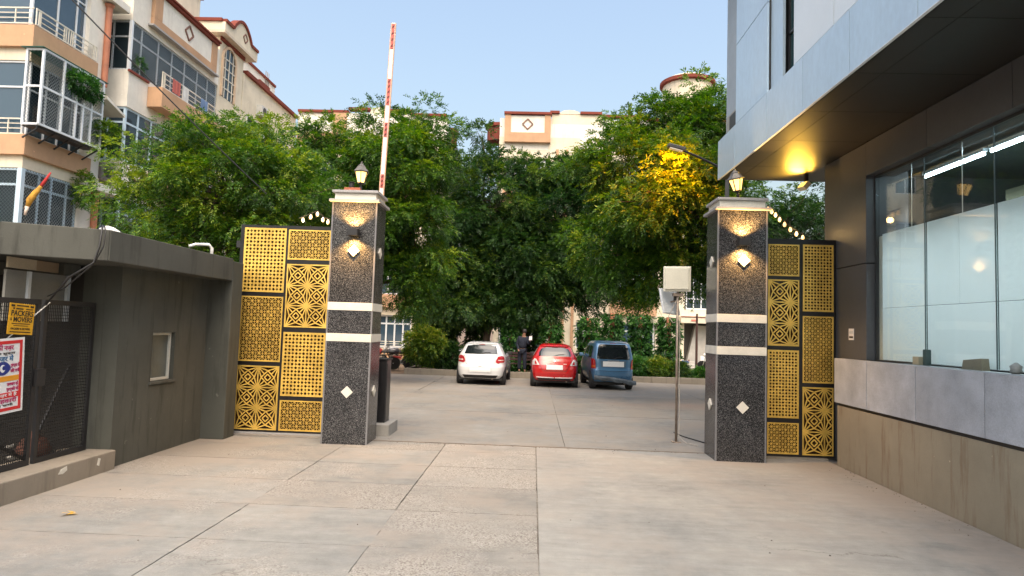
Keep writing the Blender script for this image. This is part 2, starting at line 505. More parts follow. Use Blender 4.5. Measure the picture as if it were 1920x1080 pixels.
def slab(x0, x1, y0, y1, mat, parent, gap=.003, gy=.007):
    j = lambda: rng.uniform(-.008, .008)
    z = rng.uniform(-.0015, .0015)
    xs = [x0 + gap + j(), x1 - gap + j()]
    mb = MB()
    n = 14
    top = []
    # ragged edges: a few vertices along each side
    for i in range(n): top.append((xs[0] + (xs[1] - xs[0]) * i / n, y0 + gy + rng.uniform(-.005, .005), z))
    for i in range(n): top.append((xs[1] + rng.uniform(-.005, .004), y0 + gy + (y1 - y0 - 2 * gy) * i / n, z))
    for i in range(n): top.append((xs[1] - (xs[1] - xs[0]) * i / n, y1 - gy + rng.uniform(-.005, .005), z))
    for i in range(n): top.append((xs[0] + rng.uniform(-.004, .005), y1 - gy - (y1 - y0 - 2 * gy) * i / n, z))
    k = len(top)
    mb.add(top + [(a, b, -.05) for a, b, c in top], [tuple(range(k))] + [(i, k + i, k + (i + 1) % k, (i + 1) % k) for i in range(k)])
    return mb.build('concrete_slab', mat, parent)


ys = [-3, .9, 2.2, 3.45, 4.68, 5.86, 7.02, 8.13, 9.25, 10.38, 11.04]
for i in range(len(ys) - 1):
    for a, b, mt in ((-5.56, -3.04, CON1), (-3.04, -1.43, CON1 if i % 3 else CON2), (-1.43, .10, CON2)):
        dy = rng.uniform(-.04, .04) if a < -3 and 0 < i else 0
        slab(a, b, ys[i], ys[i + 1], mt, drive)
slab(.10, 4.88, -3, 3.3, CON3, drive)
slab(.10, 4.88, 3.3, 11.04, CON3, drive)
court = BX(-40, 40, 12.0, 26.0, -.06, -.024).build('courtyard', JOINT); court['kind'] = 'structure'
BX(-40, -5.6, -40, 12.0, -.06, -.03).build('side_ground', CON4)['kind'] = 'structure'
BX(4.92, 40, -40, 12.0, -.06, -.03).build('yard_ground', CON4)['kind'] = 'structure'
cy = [11.12, 15.32, 20.0, 26.0]
cx = [-16, -9.3, -3.5, .6, 5.2, 10, 18]
for i in range(3):
    for k in range(len(cx) - 1):
        slab(cx[k], cx[k + 1], cy[i], cy[i + 1], CON4, court, .006)
BX(-3.45, 3.9, 11.045, 11.065, -.06, .004).build('gate_rail', STEEL, drive)
BX(-3.45, 3.9, 11.09, 11.105, -.06, .004).build('gate_rail', STEEL, drive)
# planted bed behind the parked cars, its kerb and the lawn
bed = BX(-5.1, 40, 26.16, 33.5, -.06, .10).build('planted_bed', EARTH); bed['kind'] = 'structure'
kerb = thing('bed_kerb', 'low grey concrete kerb round the planted bed behind the parked cars', 'kerb', (0, 26.0, 0))
xx = -5.2
while xx < 12:
    x2 = xx + rng.uniform(1.7, 2.2)
    BX(xx + .006, x2 - .006, 26.0, 26.15, -.05, .24 + rng.uniform(-.008, .008)).build('kerb_stone', KERBM, kerb, bevel=.012)
    xx = x2
for k in range(3):
    BX(-5.2, -5.05, 26.16 + k * 2.4, 26.16 + k * 2.4 + 2.38, -.05, .235).build('kerb_stone', KERBM, kerb, bevel=.012)
lawn = BX(5.0, 16, 26.2, 33.2, .10, .13).build('lawn', M('lawn_soil', (.09, .12, .03), .95, var=.3)); lawn['kind'] = 'structure'
BX(-40, 40, 33.5, 60, -.05, .02).build('far_path', M('far_paving', (.36, .34, .31), .85, var=.15))['kind'] = 'structure'

# ------------------------------------------------------------------ guard cabin on the left
cab = thing('guard_cabin', 'low olive grey guard cabin with thick parapet and small window beside the gate', 'cabin', (-5.5, 8.3, 0))
w = MB()
# street wall with the window hole (y 9.12..9.70, z 1.06..1.77)
X0, X1 = -5.72, -5.5
w.box(X0, X1, 8.34, 9.12, 0, 2.7); w.box(X0, X1, 9.70, 10.62, 0, 2.7)
w.box(X0, X1, 9.12, 9.70, 0, 1.06); w.box(X0, X1, 9.12, 9.70, 1.77, 2.7)
w.box(-9.5, X0, 10.40, 10.62, 0, 2.7)
w.build('wall', CABW, cab)
BX(-6.02, -5.722, 8.34, 8.56, 0, 2.69).build('wall', CABW, cab)
BX(-5.74, -5.10, 10.622, 11.0, 0, 2.98).build('pier', CABW, cab, bevel=.01)
par = MB()
par.prism([(-5.11, 7.46), (-5.11, 10.615), (-5.9, 10.615), (-9.6, 10.615), (-9.6, 5.2), (-6.06, 6.98)], 'z', 2.655, 2.95)
par.build('roof_slab', CABW, cab)
pp = [(-9.6, 5.2), (-6.06, 6.98), (-5.11, 7.46), (-5.11, 10.61)]
for i in range(3):
    a, b = Vector((*pp[i], 0)), Vector((*pp[i + 1], 0))
    t = (b - a).normalized(); n = Vector((t.y, -t.x, 0))
    if i == 0: a = b - t * 3.4
    c = (a + b) / 2 + n * .012 + Vector((0, 0, 2.835))
    rot = Matrix((( t.x, -t.y, 0), (t.y, t.x, 0), (0, 0, 1)))
    MB().obox(c - n * .05, ((b - a).length - .004, .10, .375), rot).build('parapet', CABP, cab, bevel=.01)
# dropped beam over the mesh gate and the light boards behind it
BX(-9.0, -6.05, 8.0, 8.3, 2.50, 2.65).build('lintel', CABP, cab)
room = MB()
room.box(-9.2, -9.1, 5.0, 10.4, 0, 2.66)
room.box(-9.1, -5.9, 4.9, 10.4, -.02, .2)
room.build('inner_wall', M('shade_dark_room', (.022, .02, .018), .95, var=.4), cab)  # near-black colour carries the shade of the room behind the mesh
br = M('pale_board', (.24, .235, .215), .7, var=.1); bb = M('brown_board', (.30, .22, .14), .7, var=.15)
for k, (y0, y1) in enumerate(((7.25, 7.55), (7.6, 8.2))):
    BX(-6.20, -6.17, y0, y1, 1.9, 2.50).build('inner_board', br, cab)
BX(-6.19, -6.14, 7.555, 7.597, 1.9, 2.50).build('board_post', FRAME, cab)
BX(-6.19, -6.14, 8.205, 8.26, 1.9, 2.50).build('board_post', FRAME, cab)
BX(-6.14, -6.11, 7.2, 7.62, 2.52, 2.645).build('top_board', M('beige_board', (.50, .42, .30), .7, var=.12), cab)
BX(-6.15, -6.12, 7.63, 8.24, 2.52, 2.645).build('top_board', bb, cab)
BX(-7.6, -7.5, 8.34, 10.4, 0, 2.66).build('inner_wall', M('cabin_inside', (.30, .31, .30), .9), cab)
BX(-9.1, -5.73, 8.565, 8.60, 0, 2.66).build('inner_wall', M('shade_dark_inside', (.03, .028, .026), .9, var=.4), cab)  # partition coloured nearly black: the shade seen through the mesh is painted in
wf = MB()
for a in ((9.122, 9.165, 1.062, 1.768), (9.66, 9.698, 1.062, 1.768), (9.165, 9.66, 1.062, 1.10), (9.165, 9.66, 1.73, 1.768)):
    wf.box(-5.62, -5.56, *a)
wfo = wf.build('window_frame', M('old_white_frame', (.50, .51, .48), .5, var=.1), cab, bevel=.004)
BX(-5.60, -5.592, 9.166, 9.659, 1.101, 1.729).build('pane', M('grimy_glass', (.085, .10, .10), .38, var=.25, vscale=3), wfo)
BX(-5.55, -5.47, 9.08, 9.74, 1.02, 1.057).build('window_sill', CABP, cab, bevel=.006)
# ledge the mesh gate stands on
BX(-6.1, -5.42, 2.0, 8.338, -.05, .245).build('ledge', KERBM, cab, bevel=.015)
lp = M('bare_plaster', (.6, .58, .52), .9)
MB().prism([(7.32, .15), (7.36, .2), (7.45, .22), (7.46, .17), (7.39, .14)], 'x', -5.425, -5.417).build('chipped_patch', lp, cab)
MB().prism([(7.98, .12), (8.0, .2), (8.04, .19), (8.02, .10)], 'x', -5.425, -5.417).build('chipped_patch', lp, cab)

# black mesh gate of the cabin yard
mg = thing('mesh_gate', 'black welded mesh gate on the ledge of the guard cabin', 'gate', (-5.78, 7.2, .25))
fx = -5.78
for y0, y1 in ((4.4, 7.30), (7.36, 8.24)):
    fr = MB()
    for a in ((y0, y0 + .05, .25, 2.16), (y1 - .05, y1, .25, 2.16), (y0 + .05, y1 - .05, .25, .31), (y0 + .05, y1 - .05, 2.10, 2.16)):
        fr.box(fx - .02, fx + .02, *a)
    fo = fr.build('gate_frame', BLACKM, mg)
    ms = MB(); t = .0032
    yy = y0 + .08
    while yy < y1 - .05:
        ms.box(fx - t, fx + t, yy - t, yy + t, .30, 2.11); yy += .029
    zz = .34
    while zz < 2.1:
        ms.box(fx + .003, fx + .003 + 2 * t, y0 + .05, y1 - .05, zz - t, zz + t); zz += .04
    ms.build('wire_mesh', M('dark_wire', (.012, .012, .013), .5, metal=.2), fo, kind='stuff')
MB().bar((fx - .03, 5.9, 1.10), (fx - .03, 7.25, .33), .035).build('brace', BLACKM, mg)
MB().bar((fx - .03, 7.9, 1.35), (fx - .03, 7.42, .5), .025).build('brace', BLACKM, mg)
BX(fx + .021, fx + .06, 7.27, 7.40, 1.15, 1.35).build('latch', BLACKM, mg)
# striped rod leaning on the mesh gate
MB().tube([(-5.752, 6.62, 1.55), (-5.752, 7.42, 2.13)], .007, 8).build('leaning_rod', M('wrapped_rod', (.45, .44, .42), .5, var=.6, vscale=30))
tag(bpy.data.objects['leaning_rod'], 'thin pale striped rod leaning behind the yellow sign on the mesh gate', 'rod')
# rubbish behind the mesh
bag = MB().lathe([(.10, 0), (.17, .03), (.19, .12), (.13, .24), (.05, .28), (.07, .33)], (-6.15, 7.85, .2), 12).build('rubbish_sack', M('brown_sack', (.10, .04, .028), .9, var=.5, vscale=14), smooth=True)
tag(bag, 'reddish brown rubbish sack behind the mesh gate', 'sack')
sc = MB()
for k in range(26):
    a = rng.uniform(6.2, 8.2); x = rng.uniform(-6.7, -6.0)
    sc.obox((x, a, .24 + rng.random() * .08), (rng.uniform(.05, .25), rng.uniform(.03, .1), .02), Matrix.Rotation(rng.uniform(0, 6), 3, 'Z') @ Matrix.Rotation(rng.uniform(-.5, .5), 3, 'X'))
tag(sc.build('scrap_heap', M('scrap', (.3, .29, .27), .9, var=.6, vscale=3)), 'loose pale scrap lying behind the mesh gate', 'scrap', kind='stuff')

# ------------------------------------------------------------------ lettering
fonts = {}


def text(s, size, mat, parent, m4, name='lettering', dev=False, bold=0., width=None):
    cu = bpy.data.curves.new('tmp', 'FONT')
    cu.body = s; cu.size = size; cu.align_x = 'CENTER'; cu.align_y = 'CENTER'; cu.extrude = .0015; cu.offset = bold
    cu.resolution_u = 3
    t = bpy.data.objects.new('tmp', cu); COL.objects.link(t)
    bpy.context.view_layer.update()
    me = bpy.data.meshes.new_from_object(t.evaluated_get(bpy.context.evaluated_depsgraph_get()))
    bpy.data.objects.remove(t); bpy.data.curves.remove(cu)
    me.materials.clear(); me.materials.append(mat)
    if width and len(me.vertices):
        xs = [v.co.x for v in me.vertices]; k = width / max(1e-6, max(xs) - min(xs))
        me.transform(Matrix.Diagonal((k, 1, 1, 1)))
    me.transform(m4)
    me.transform(Matrix.Translation(-org(parent)))
    o = bpy.data.objects.new(name, me); COL.objects.link(o); o.parent = parent; ORG[o.name] = org(parent)
    return o


def face_x(x, y, z, tilt=0.):
    """text standing in a plane that faces +X: reads along +Y seen from the driveway"""
    return Matrix.Translation((x, y, z)) @ Matrix.Rotation(tilt, 4, 'X') @ Matrix(((0, 0, 1, 0), (1, 0, 0, 0), (0, 1, 0, 0), (0, 0, 0, 1)))


YEL = M('yellow_board', (.62, .33, .015), .5, var=.12, vscale=6)
INK = M('black_ink', (.02, .014, .01), .6, var=.0)
sg = thing('movers_sign', 'yellow sign reading PACKERS & MOVERS on the black mesh gate', 'sign', (-5.74, 7.0, 1.92))
tl = R(-2.5)
MB().obox((-5.742, 7.0, 1.925), (.006, .355, .345), Matrix.Rotation(tl, 3, 'X')).build('board', YEL, sg)
bl = MB(); rt = Matrix.Rotation(tl, 3, 'X')
for (yy, zz, wd, hh) in ((-.135, .145, .05, .022), (.135, .145, .05, .022), (0, .148, .17, .012), (-.12, .115, .02, .018), (-.04, .113, .10, .014), (.10, .113, .10, .010),
                         (0, -.052, .26, .008), (0, -.075, .20, .006), (0, -.145, .29, .010)):
    bl.obox(Vector((-5.738, 7.0, 1.925)) + rt @ Vector((0, yy, zz)), (.003, wd, hh), rt)
bl.build('print', INK, sg, kind='stuff')
def on_sg(dy, dz): 
    v = rt @ Vector((0, dy, dz)); return face_x(-5.7385, 7.0 + v.y, 1.925 + v.z, tl)
text('PACKERS', .085, INK, sg, on_sg(.005, .06), bold=.002, width=.31)
text('&', .045, INK, sg, on_sg(-.145, -.005))
text('MOVERS', .078, INK, sg, on_sg(.02, -.008), bold=.002, width=.265)
text('PACKERS & MOVERS', .03, INK, sg, on_sg(0, -.11), bold=.0006, width=.27)

WHB = M('white_board', (.72, .74, .76), .5, var=.05); REDP = M('red_print', (.55, .02, .025), .5, var=.06)
BLUP = M('blue_print', (.015, .03, .22), .5, var=.05); ORP = M('orange_print', (.70, .30, .02), .5, var=.1)
PNK = M('magenta_print', (.42, .02, .12), .5, var=.05); TEAL = M('teal_print', (.02, .13, .30), .5, var=.05)
nb = thing('notice_board', 'white red bordered Hindi notice with a blue eye on the mesh gate', 'sign', (-5.70, 6.7, 1.3))
tn = R(3.0); rn = Matrix.Rotation(tn, 3, 'X'); cN = Vector((-5.715, 6.55, 1.29))
def nbox(mb, dy, dz, wd, hh, dx=0): return mb.obox(cN + rn @ Vector((dx, dy, dz)), (.003, wd, hh), rn)
nbox(MB(), 0, 0, 1.02, .82).build('board', WHB, nb)
rb = MB()
for a in ((0, .365, .96, .035), (0, -.365, .96, .035), (.462, 0, .035, .695), (-.462, 0, .035, .695), (0, -.212, .889, .06)): nbox(rb, *a, dx=.003)
rb.build('print_border', REDP, nb)
ob = MB(); nbox(ob, .05, -.03, .78, .058, .0028); ob.build('print_band', ORP, nb)
ey = [(.11 * math.cos(a), .075 * math.sin(a) * (1 - .45 * abs(math.cos(a)) ** 3)) for a in [i * math.pi / 14 for i in range(28)]]
def eyeat(pts, dy, dz, x0, mat, nm):
    mb = MB(); k = len(pts)
    f0 = [cN + rn @ Vector((x0, dy + a, dz + b)) for a, b in pts]; f1 = [p - Vector((.0015, 0, 0)) for p in f0]
    mb.add(f0 + f1, [tuple(range(k))] + [(i, k + i, k + (i + 1) % k, (i + 1) % k) for i in range(k)]); mb.build(nm, mat, nb)
eyeat(ey, .22, .085, .004, BLUP, 'eye_mark')
eyeat([(.034 * math.cos(a), .042 * math.sin(a)) for a in [i * math.pi / 10 for i in range(20)]], .22, .085, .006, WHB, 'eye_mark')
eyeat([(.022 * math.cos(a), .024 * math.sin(a)) for a in [i * math.pi / 8 for i in range(16)]], .235, .09, .0075, BLUP, 'eye_mark')
def nt_(s, sz, mat, dy, dz, width=None, bold=.0012):
    v = rn @ Vector((.004, dy, dz)); text(s, sz, mat, nb, Matrix.Translation(cN + v) @ face_x(0, 0, 0, tn), bold=bold, width=width)
nt_('की नज़र में काम आपकी नज़र', .07, PNK, -.03, .305, .78)
nt_('आप सभी के लिए यह सूचना', .035, INK, .0, .245, .76, .0004)
nt_('पहचान कर लेंगी नज़र में', .075, TEAL, -.02, .185, .76)
nt_('सुरक्षा के', .045, PNK, .385, .11, .12); nt_('लिए सभी', .045, PNK, .385, .05, .12)
nt_('सावधान रहें', .045, PNK, .36, -.095, .15); nt_('सुरक्षित रहें', .045, PNK, .36, -.15, .16)
nt_('यह क्षेत्र कैमरे की नज़र में है', .045, WHB, 0, -.212, .84, .0008)
nt_('आपकी यह सेवा सहकारी', .06, PNK, 0, -.275, .84)
nt_('सूचना यह सभी', .03, INK, .15, -.32, .45, .0004)

# white pipe, dish and cables on the cabin roof
pv = MB().tube([(-5.35, 10.35, 2.9), (-5.36, 10.37, 3.16), (-5.40, 10.34, 3.22), (-5.55, 10.2, 3.2), (-5.62, 10.14, 3.16)], .025, 10).build('vent_pipe', M('white_pvc', (.68, .68, .66), .4, var=.06), smooth=True)
tag(pv, 'bent white plastic pipe on the cabin roof beside the gate', 'pipe')
dish = thing('satellite_dish', 'white satellite dish on the guard cabin roof', 'satellite dish', (-6.6, 9.6, 2.95))
dr = Matrix.Rotation(R(-62), 3, 'X') @ Matrix.Rotation(R(15), 3, 'Y')
MB().lathe([(.02, 0), (.16, .02), (.28, .07), (.33, .11), (.325, .118), (.27, .082), (.02, .015)], (-6.6, 9.6, 3.03), 20, rot=dr).build('reflector', M('dish_white', (.62, .62, .62), .5), dish, smooth=True)
MB().tube([(-6.6, 9.6, 2.95), (-6.6, 9.62, 3.10)], .02, 8).build('mast', STEEL, dish)
MB().tube([(-6.6, 9.5, 3.05), (-6.6, 9.2, 3.15)], .012, 6).build('feed_arm', STEEL, dish)
cb = MB()
cb.tube([(-5.13, 7.35, 3.06), (-5.085, 7.28, 3.0), (-5.08, 7.25, 2.8), (-5.1, 7.2, 2.6), (-5.3, 7.1, 2.42), (-5.6, 7.3, 2.24), (-5.74, 7.34, 2.1)], .012, 6)
cb.tube([(-5.13, 7.38, 3.06), (-5.075, 7.33, 2.98), (-5.07, 7.30, 2.8), (-5.12, 7.24, 2.6), (-5.5, 7.3, 2.3), (-5.74, 7.36, 2.2)], .008, 6)
tag(cb.build('cabin_cable', CABLE, smooth=True), 'black cable looping down from the cabin parapet to the mesh gate', 'cable')

# ------------------------------------------------------------------ gate pillars
def pillar(x0, x1, y0, y1, label, side):
    p = thing('gate_pillar', label, 'pillar', ((x0 + x1) / 2, (y0 + y1) / 2, 0), 'granite gate pillars')
    for z0, z1 in ((-.02, 1.69), (1.824, 2.21), (2.344, 4.04)):
        BX(x0, x1, y0, y1, z0, z1).build('granite_shaft', GRAN, p, bevel=.006)
    for xe in (x0, x1):
        for z0, z1 in ((0, 1.688), (1.826, 2.208), (2.346, 4.04)): BX(xe - .012, xe + .012, y0 - .004, y0 + .02, z0, z1).build('corner_bead', M('bead_granite', (.17, .17, .18), .4, bscale=150, fine=.4), p)
    for z0 in (1.69, 2.21):
        BX(x0 - .008, x1 + .008, y0 - .008, y1 + .008, z0 + .001, z0 + .133).build('stone_band', CREAMST, p, bevel=.004)
    BX(x0 - .055, x1 + .055, y0 - .055, y1 + .055, 4.041, 4.085).build('cap_ledge', GREYST, p, bevel=.006)
    BX(x0 + .02, x1 - .02, y0 + .02, y1 - .02, 4.086, 4.20).build('cap_block', CREAMST, p)
    BX(x0 - .02, x1 + .02, y0 - .02, y1 + .02, 4.201, 4.245).build('cap_slab', GREYST, p, bevel=.006)
    xc, yc = (x0 + x1) / 2 + .02, (y0 + y1) / 2
    for zc in (3.215, .86):
        d = .095
        MB().prism([(xc, zc - d), (xc + d, zc), (xc, zc + d), (xc - d, zc)], 'y', y0 - .022, y0 + .005).build('diamond_tile', CREAMST, p, bevel=.004)
        xs = x1 if side > 0 else x0
        MB().prism([(yc, zc - d), (yc + d, zc), (yc, zc + d), (yc - d, zc)], 'x', xs - .02, xs + .02).build('diamond_tile', CREAMST, p, bevel=.004)
    return p


PL = (-3.445, -2.70, 10.60, 11.28)
PR = (2.957, 3.737, 10.43, 11.11)
pillar(*PL, 'black granite gate pillar with the red brick under its lantern', 1)
pillar(*PR, 'black granite gate pillar next to the grey clad building', -1)


def lamp(name, kind, loc, energy, col, parent, radius=.03, spot=None, rot=None):
    d = bpy.data.lights.new(name, kind)
    d.energy = energy * .72; d.color = col
    if kind == 'SPOT': d.spot_size = R(spot); d.spot_blend = .7
    d.shadow_soft_size = radius
    o = bpy.data.objects.new(name, d); COL.objects.link(o)
    o.location = Vector(loc) - org(parent)
    if rot: o.rotation_euler = rot
    o.parent = parent
    return o


def sconce(x, y, z, label):
    t = thing('wall_lamp', label, 'wall lamp', (x, y, z), 'up and down lamps on the gate pillars')
    b = MB()
    for a in ((-.085, -.077), (.077, .085)): b.box(x + a[0], x + a[1], y - .15, y - .012, z - .06, z + .06)
    b.box(x - .077, x + .077, y - .15, y - .142, z - .06, z + .06)
    b.box(x - .077, x + .077, y - .142, y - .012, z - .01, z + .01)
    b.build('housing', BLACKM, t, bevel=.003)
    BX(x - .06, x + .06, y - .012, y - .001, z - .05, z + .05).build('back_plate', BLACKM, t)
    for s in (-1, 1):
        BX(x - .04, x + .04, y - .085, y - .035, z + s * .022 - .008, z + s * .022 + .008).build('lamp_lens', emit('lens', (1, .62, .2), 6), t)
        lamp('lamp_light', 'SPOT', (x, y - .115, z + s * .055), 150, (1.0, .52, .15), t, .02, 130, (0, 0, 0) if s < 0 else (math.pi, 0, 0))


sconce(-3.05, 10.60, 3.515, 'black up and down wall lamp above the white diamond on the pillar with the brick')
sconce(3.335, 10.43, 3.505, 'black up and down wall lamp on the pillar next to the grey building')


def lantern(loc, label, tilt):
    t = thing('pillar_lantern', label, 'lantern', (0, 0, 0), 'lit lanterns on the gate pillars')
    ph = .5
    MB().lathe([(.055, 0), (.06, .015), (.03, .03), (.022, .10), (.035, .12), (.02, .13), (.018, .17), (.05, .19)], (0, 0, 0), 12).build('post', BLACKM, t, smooth=True)
    g = MB(); ribs = MB()
    n = 6
    def P(k, r, z): a = 2 * math.pi * (k + .5) / n; return Vector((r * math.cos(a), r * math.sin(a), z))
    zb, zt, rb_, rt_ = .20, .385, .062, .112
    for k in range(n):
        a, b, c, d = P(k, rb_, zb), P(k + 1, rb_, zb), P(k + 1, rt_, zt), P(k, rt_, zt)
        m_ = (a + b + c + d) / 4; out = Vector((m_.x, m_.y, 0)).normalized() * .004
        MB().add([a, b, c, d, a - out, b - out, c - out, d - out], [(0, 1, 2, 3), (7, 6, 5, 4), (0, 4, 5, 1), (1, 5, 6, 2), (2, 6, 7, 3), (3, 7, 4, 0)]).build('glass_pane', WARM, t)
        ribs.bar(P(k, rb_ + .004, zb - .01), P(k, rt_ + .004, zt + .01), .012)
        ribs.bar(P(k, rt_ + .008, zt + .008), P(k + 1, rt_ + .008, zt + .008), .02)
        ribs.bar(P(k, rb_ + .004, zb - .006), P(k + 1, rb_ + .004, zb - .006), .016)
    ribs.build('rib_frame', BLACKM, t)
    MB().lathe([(.135, .392), (.14, .402), (.095, .45), (.07, .49), (.072, .50), (.045, .515), (.03, .535), (.012, .545), (.018, .56), (.008, .58)], (0, 0, 0), 6, ph=.5).build('roof', M('lantern_roof', (.14, .13, .12), .5, metal=.3), t)
    MB().lathe([(.001, .19), (.062, .192), (.001, .196)], (0, 0, 0), 6).build('floor_plate', BLACKM, t)
    l = lamp('lantern_light', 'POINT', (0, 0, .30), 26, (1.0, .60, .20), t, .05)
    t.location = loc
    t.rotation_euler = tilt
    return t


lantern((-3.085, 10.94, 4.245), 'small lit lantern standing upright beside the red brick on its pillar', (0, 0, .2))
lantern((3.40, 10.80, 4.245), 'small lit lantern leaning over on the pillar next to the grey building', (R(2), R(-11), .3))
bk = BX(-3.335, -3.06, 10.80, 10.91, 4.2455, 4.335).build('brick', M('red_brick', (.36, .11, .06), .85, var=.2, vscale=9, bump=.3, bscale=70), bevel=.006)
tag(bk, 'red brick lying on the pillar cap under the upright lantern', 'brick')
jar = MB().lathe([(.04, 0), (.045, .01), (.045, .075), (.03, .085), (.055, .09), (.055, .10), (.01, .105)], (-3.22, 10.85, 4.336), 12).build('floodlight_stub', BLACKM, smooth=False)
jar.name = 'lamp_base'
tag(jar, 'small black lamp base standing on the red brick', 'lamp base')

# ------------------------------------------------------------------ golden lattice gates
def ring_cell(mb, cx, cz, a, hole, y, K=16):
    h = a / 2
    o = []; i = []
    for k in range(K):
        th = 2 * math.pi * k / K + math.pi / 4
        c, s = math.cos(th), math.sin(th); m = max(abs(c), abs(s))
        o.append((cx + c / m * h, y, cz + s / m * h))
        r = hole(th, a); i.append((cx + c * r, y, cz + s * r))
    mb.add(o + i, [(k, (k + 1) % K, K + (k + 1) % K, K + k) for k in range(K)])


def h_circle(th, a): return a * .36
def h_plus(th, a):
    c, s = abs(math.cos(th)), abs(math.sin(th)); m = max(c, s); lo = min(c, s)
    w_, l_ = .12 * a, .44 * a
    return min(l_ / m, w_ / lo if lo > 1e-6 else 9) if w_ / max(lo, 1e-6) < l_ / m else l_ / m


def flat_bar(mb, p, q, w, y):
    p, q = Vector(p), Vector(q); t = (q - p)
    if t.length < 1e-5: return
    t.normalize(); n = Vector((-t.y, t.x)) * w / 2
    mb.add([(p.x - n.x, y, p.y - n.y), (q.x - n.x, y, q.y - n.y), (q.x + n.x, y, q.y + n.y), (p.x + n.x, y, p.y + n.y)], [(0, 1, 2, 3)])


def lattice(kind, x0, x1, z0, z1, y, parent):
    mb = MB(); b = .024
    for (a, c, d, e) in ((x0, x0 + b, z0, z1), (x1 - b, x1, z0, z1), (x0 + b, x1 - b, z0, z0 + b), (x0 + b, x1 - b, z1 - b, z1)):
        mb.add([(a, y, d), (c, y, d), (c, y, e), (a, y, e)], [(0, 1, 2, 3)])
    x0 += b; x1 -= b; z0 += b; z1 -= b
    if kind == 'ring':
        nx = 11 if x1 - x0 > .6 else 9
        a = (x1 - x0) / nx; nz = max(3, round((z1 - z0) / a)); sz = (z1 - z0) / nz
        for i in range(nx):
            for j in range(nz):
                n0 = len(mb.v)
                ring_cell(mb, 0, 0, a, h_circle if (i + j) % 2 == 0 else h_plus, y)
                for q in range(n0, len(mb.v)):
                    v = mb.v[q]; mb.v[q] = (v[0] + x0 + (i + .5) * a, y, v[2] * sz / a + z0 + (j + .5) * sz)
    elif kind == 'star':
        nx = 6 if x1 - x0 > .6 else 5
        a = (x1 - x0) / nx; nz = max(2, round((z1 - z0) / a)); sz = (z1 - z0) / nz
        for i in range(nx):
            for j in range(nz):
                c = Vector((x0 + (i + .5) * a, z0 + (j + .5) * sz)); h, k = a / 2, sz / 2
                e = .0075
                for q, (dx, dz) in enumerate(((h, k), (h, -k), (h, 0), (0, k))):
                    flat_bar(mb, c - Vector((dx, dz)), c + Vector((dx, dz)), e, y + .0012 * (q + 1))
                flat_bar(mb, c + Vector((-h, -k)), c + Vector((h, -k)), e, y + .0062)
                flat_bar(mb, c + Vector((-h, -k)), c + Vector((-h, k)), e, y + .0074)
                # leaf tips: short chords that round the petals off
    else:
        nx = 2 if x1 - x0 > .6 else 1.35
        a = (x1 - x0) / nx; nz = 3; sz = (z1 - z0) / nz
        e = .021
        import itertools
        def clip(p, q):
            # Liang-Barsky against the panel
            t0, t1 = 0., 1.; d = q - p
            for pp_, qq in ((-d.x, p.x - x0), (d.x, x1 - p.x), (-d.y, p.y - z0), (d.y, z1 - p.y)):
                if abs(pp_) < 1e-9:
                    if qq < 0: return None
                else:
                    r = qq / pp_
                    if pp_ < 0: t0 = max(t0, r)
                    else: t1 = min(t1, r)
            return (p + d * t0, p + d * t1) if t1 > t0 + 1e-4 else None
        for i in range(-1, 3):
            for j in range(-1, nz + 1):
                c = Vector((x0 + (i + .5) * a, z0 + (j + .5) * sz)); h, k = a / 2, sz / 2
                segs = []
                dm = lambda s_: [c + Vector((h * s_, 0)), c + Vector((0, k * s_)), c + Vector((-h * s_, 0)), c + Vector((0, -k * s_))]
                for s_ in (.32, .66):
                    d_ = dm(s_)
                    for q in range(4): segs.append((d_[q], d_[(q + 1) % 4]))
                for (sx, sz_) in ((1, 1), (1, -1), (-1, 1), (-1, -1)):
                    cr = c + Vector((sx * h, sz_ * k))
                    segs.append((cr, c + Vector((sx * h * .33, sz_ * k * .33))))
                    segs.append((cr, c + Vector((sx * h * .66, 0)))); segs.append((cr, c + Vector((0, sz_ * k * .66))))
                segs.append((c + Vector((-h, -k)), c + Vector((h, -k)))); segs.append((c + Vector((-h, -k)), c + Vector((-h, k))))
                for q, (p, r) in enumerate(segs):
                    s_ = clip(p, r)
                    if s_: flat_bar(mb, s_[0], s_[1], e, y + .0009 * (q % 11 + 1))
                # solid star hub on the cell corner
                hb = c + Vector((-h, -k))
                if x0 < hb.x < x1 and z0 < hb.y < z1:
                    mb.add([(hb.x + .045 * math.cos(q * math.pi / 4), y + .0112, hb.y + .045 * math.sin(q * math.pi / 4)) for q in range(8)], [tuple(range(8))])
    return mb.build('lattice_panel', GOLD, parent, solid=.004)


def gate(label, x0, x1, z0, z1, y, xm, left, right, loc):
    """x0..x1 leaf, xm centre stile, left/right: list of (kind, x0, x1, z0, z1)"""
    t = thing('lattice_gate', label, 'gate', loc, 'gold lattice gate leaves')
    f = MB(); d0, d1 = y + .0, y + .06
    f.box(x0, left[0][1], d0, d1, z0, z1); f.box(right[0][2], x1, d0, d1, z0, z1)
    f.box(left[0][2], right[0][1], d0, d1, z0, z1)
    for col in (left, right):
        a, b = col[0][1], col[0][2]
        col = sorted(col, key=lambda q: q[3])
        zz = z0
        for (k, _, _, c, d) in col:
            f.box(a, b, d0, d1, zz, c); zz = d
        f.box(a, b, d0, d1, zz, z1)
    f.build('gate_frame', BLACK, t)
    for col in (left, right):
        a, b = col[0][1], col[0][2]
        for (k, _, _, c, d) in col:
            pn = lattice(k, a - .006, b + .006, c - .006, d + .006, y - .006, t)
            BX(a - .002, b + .002, y + .034, y + .038, c - .002, d + .002).build('backing_sheet', BACKSHEET, pn)
    return t


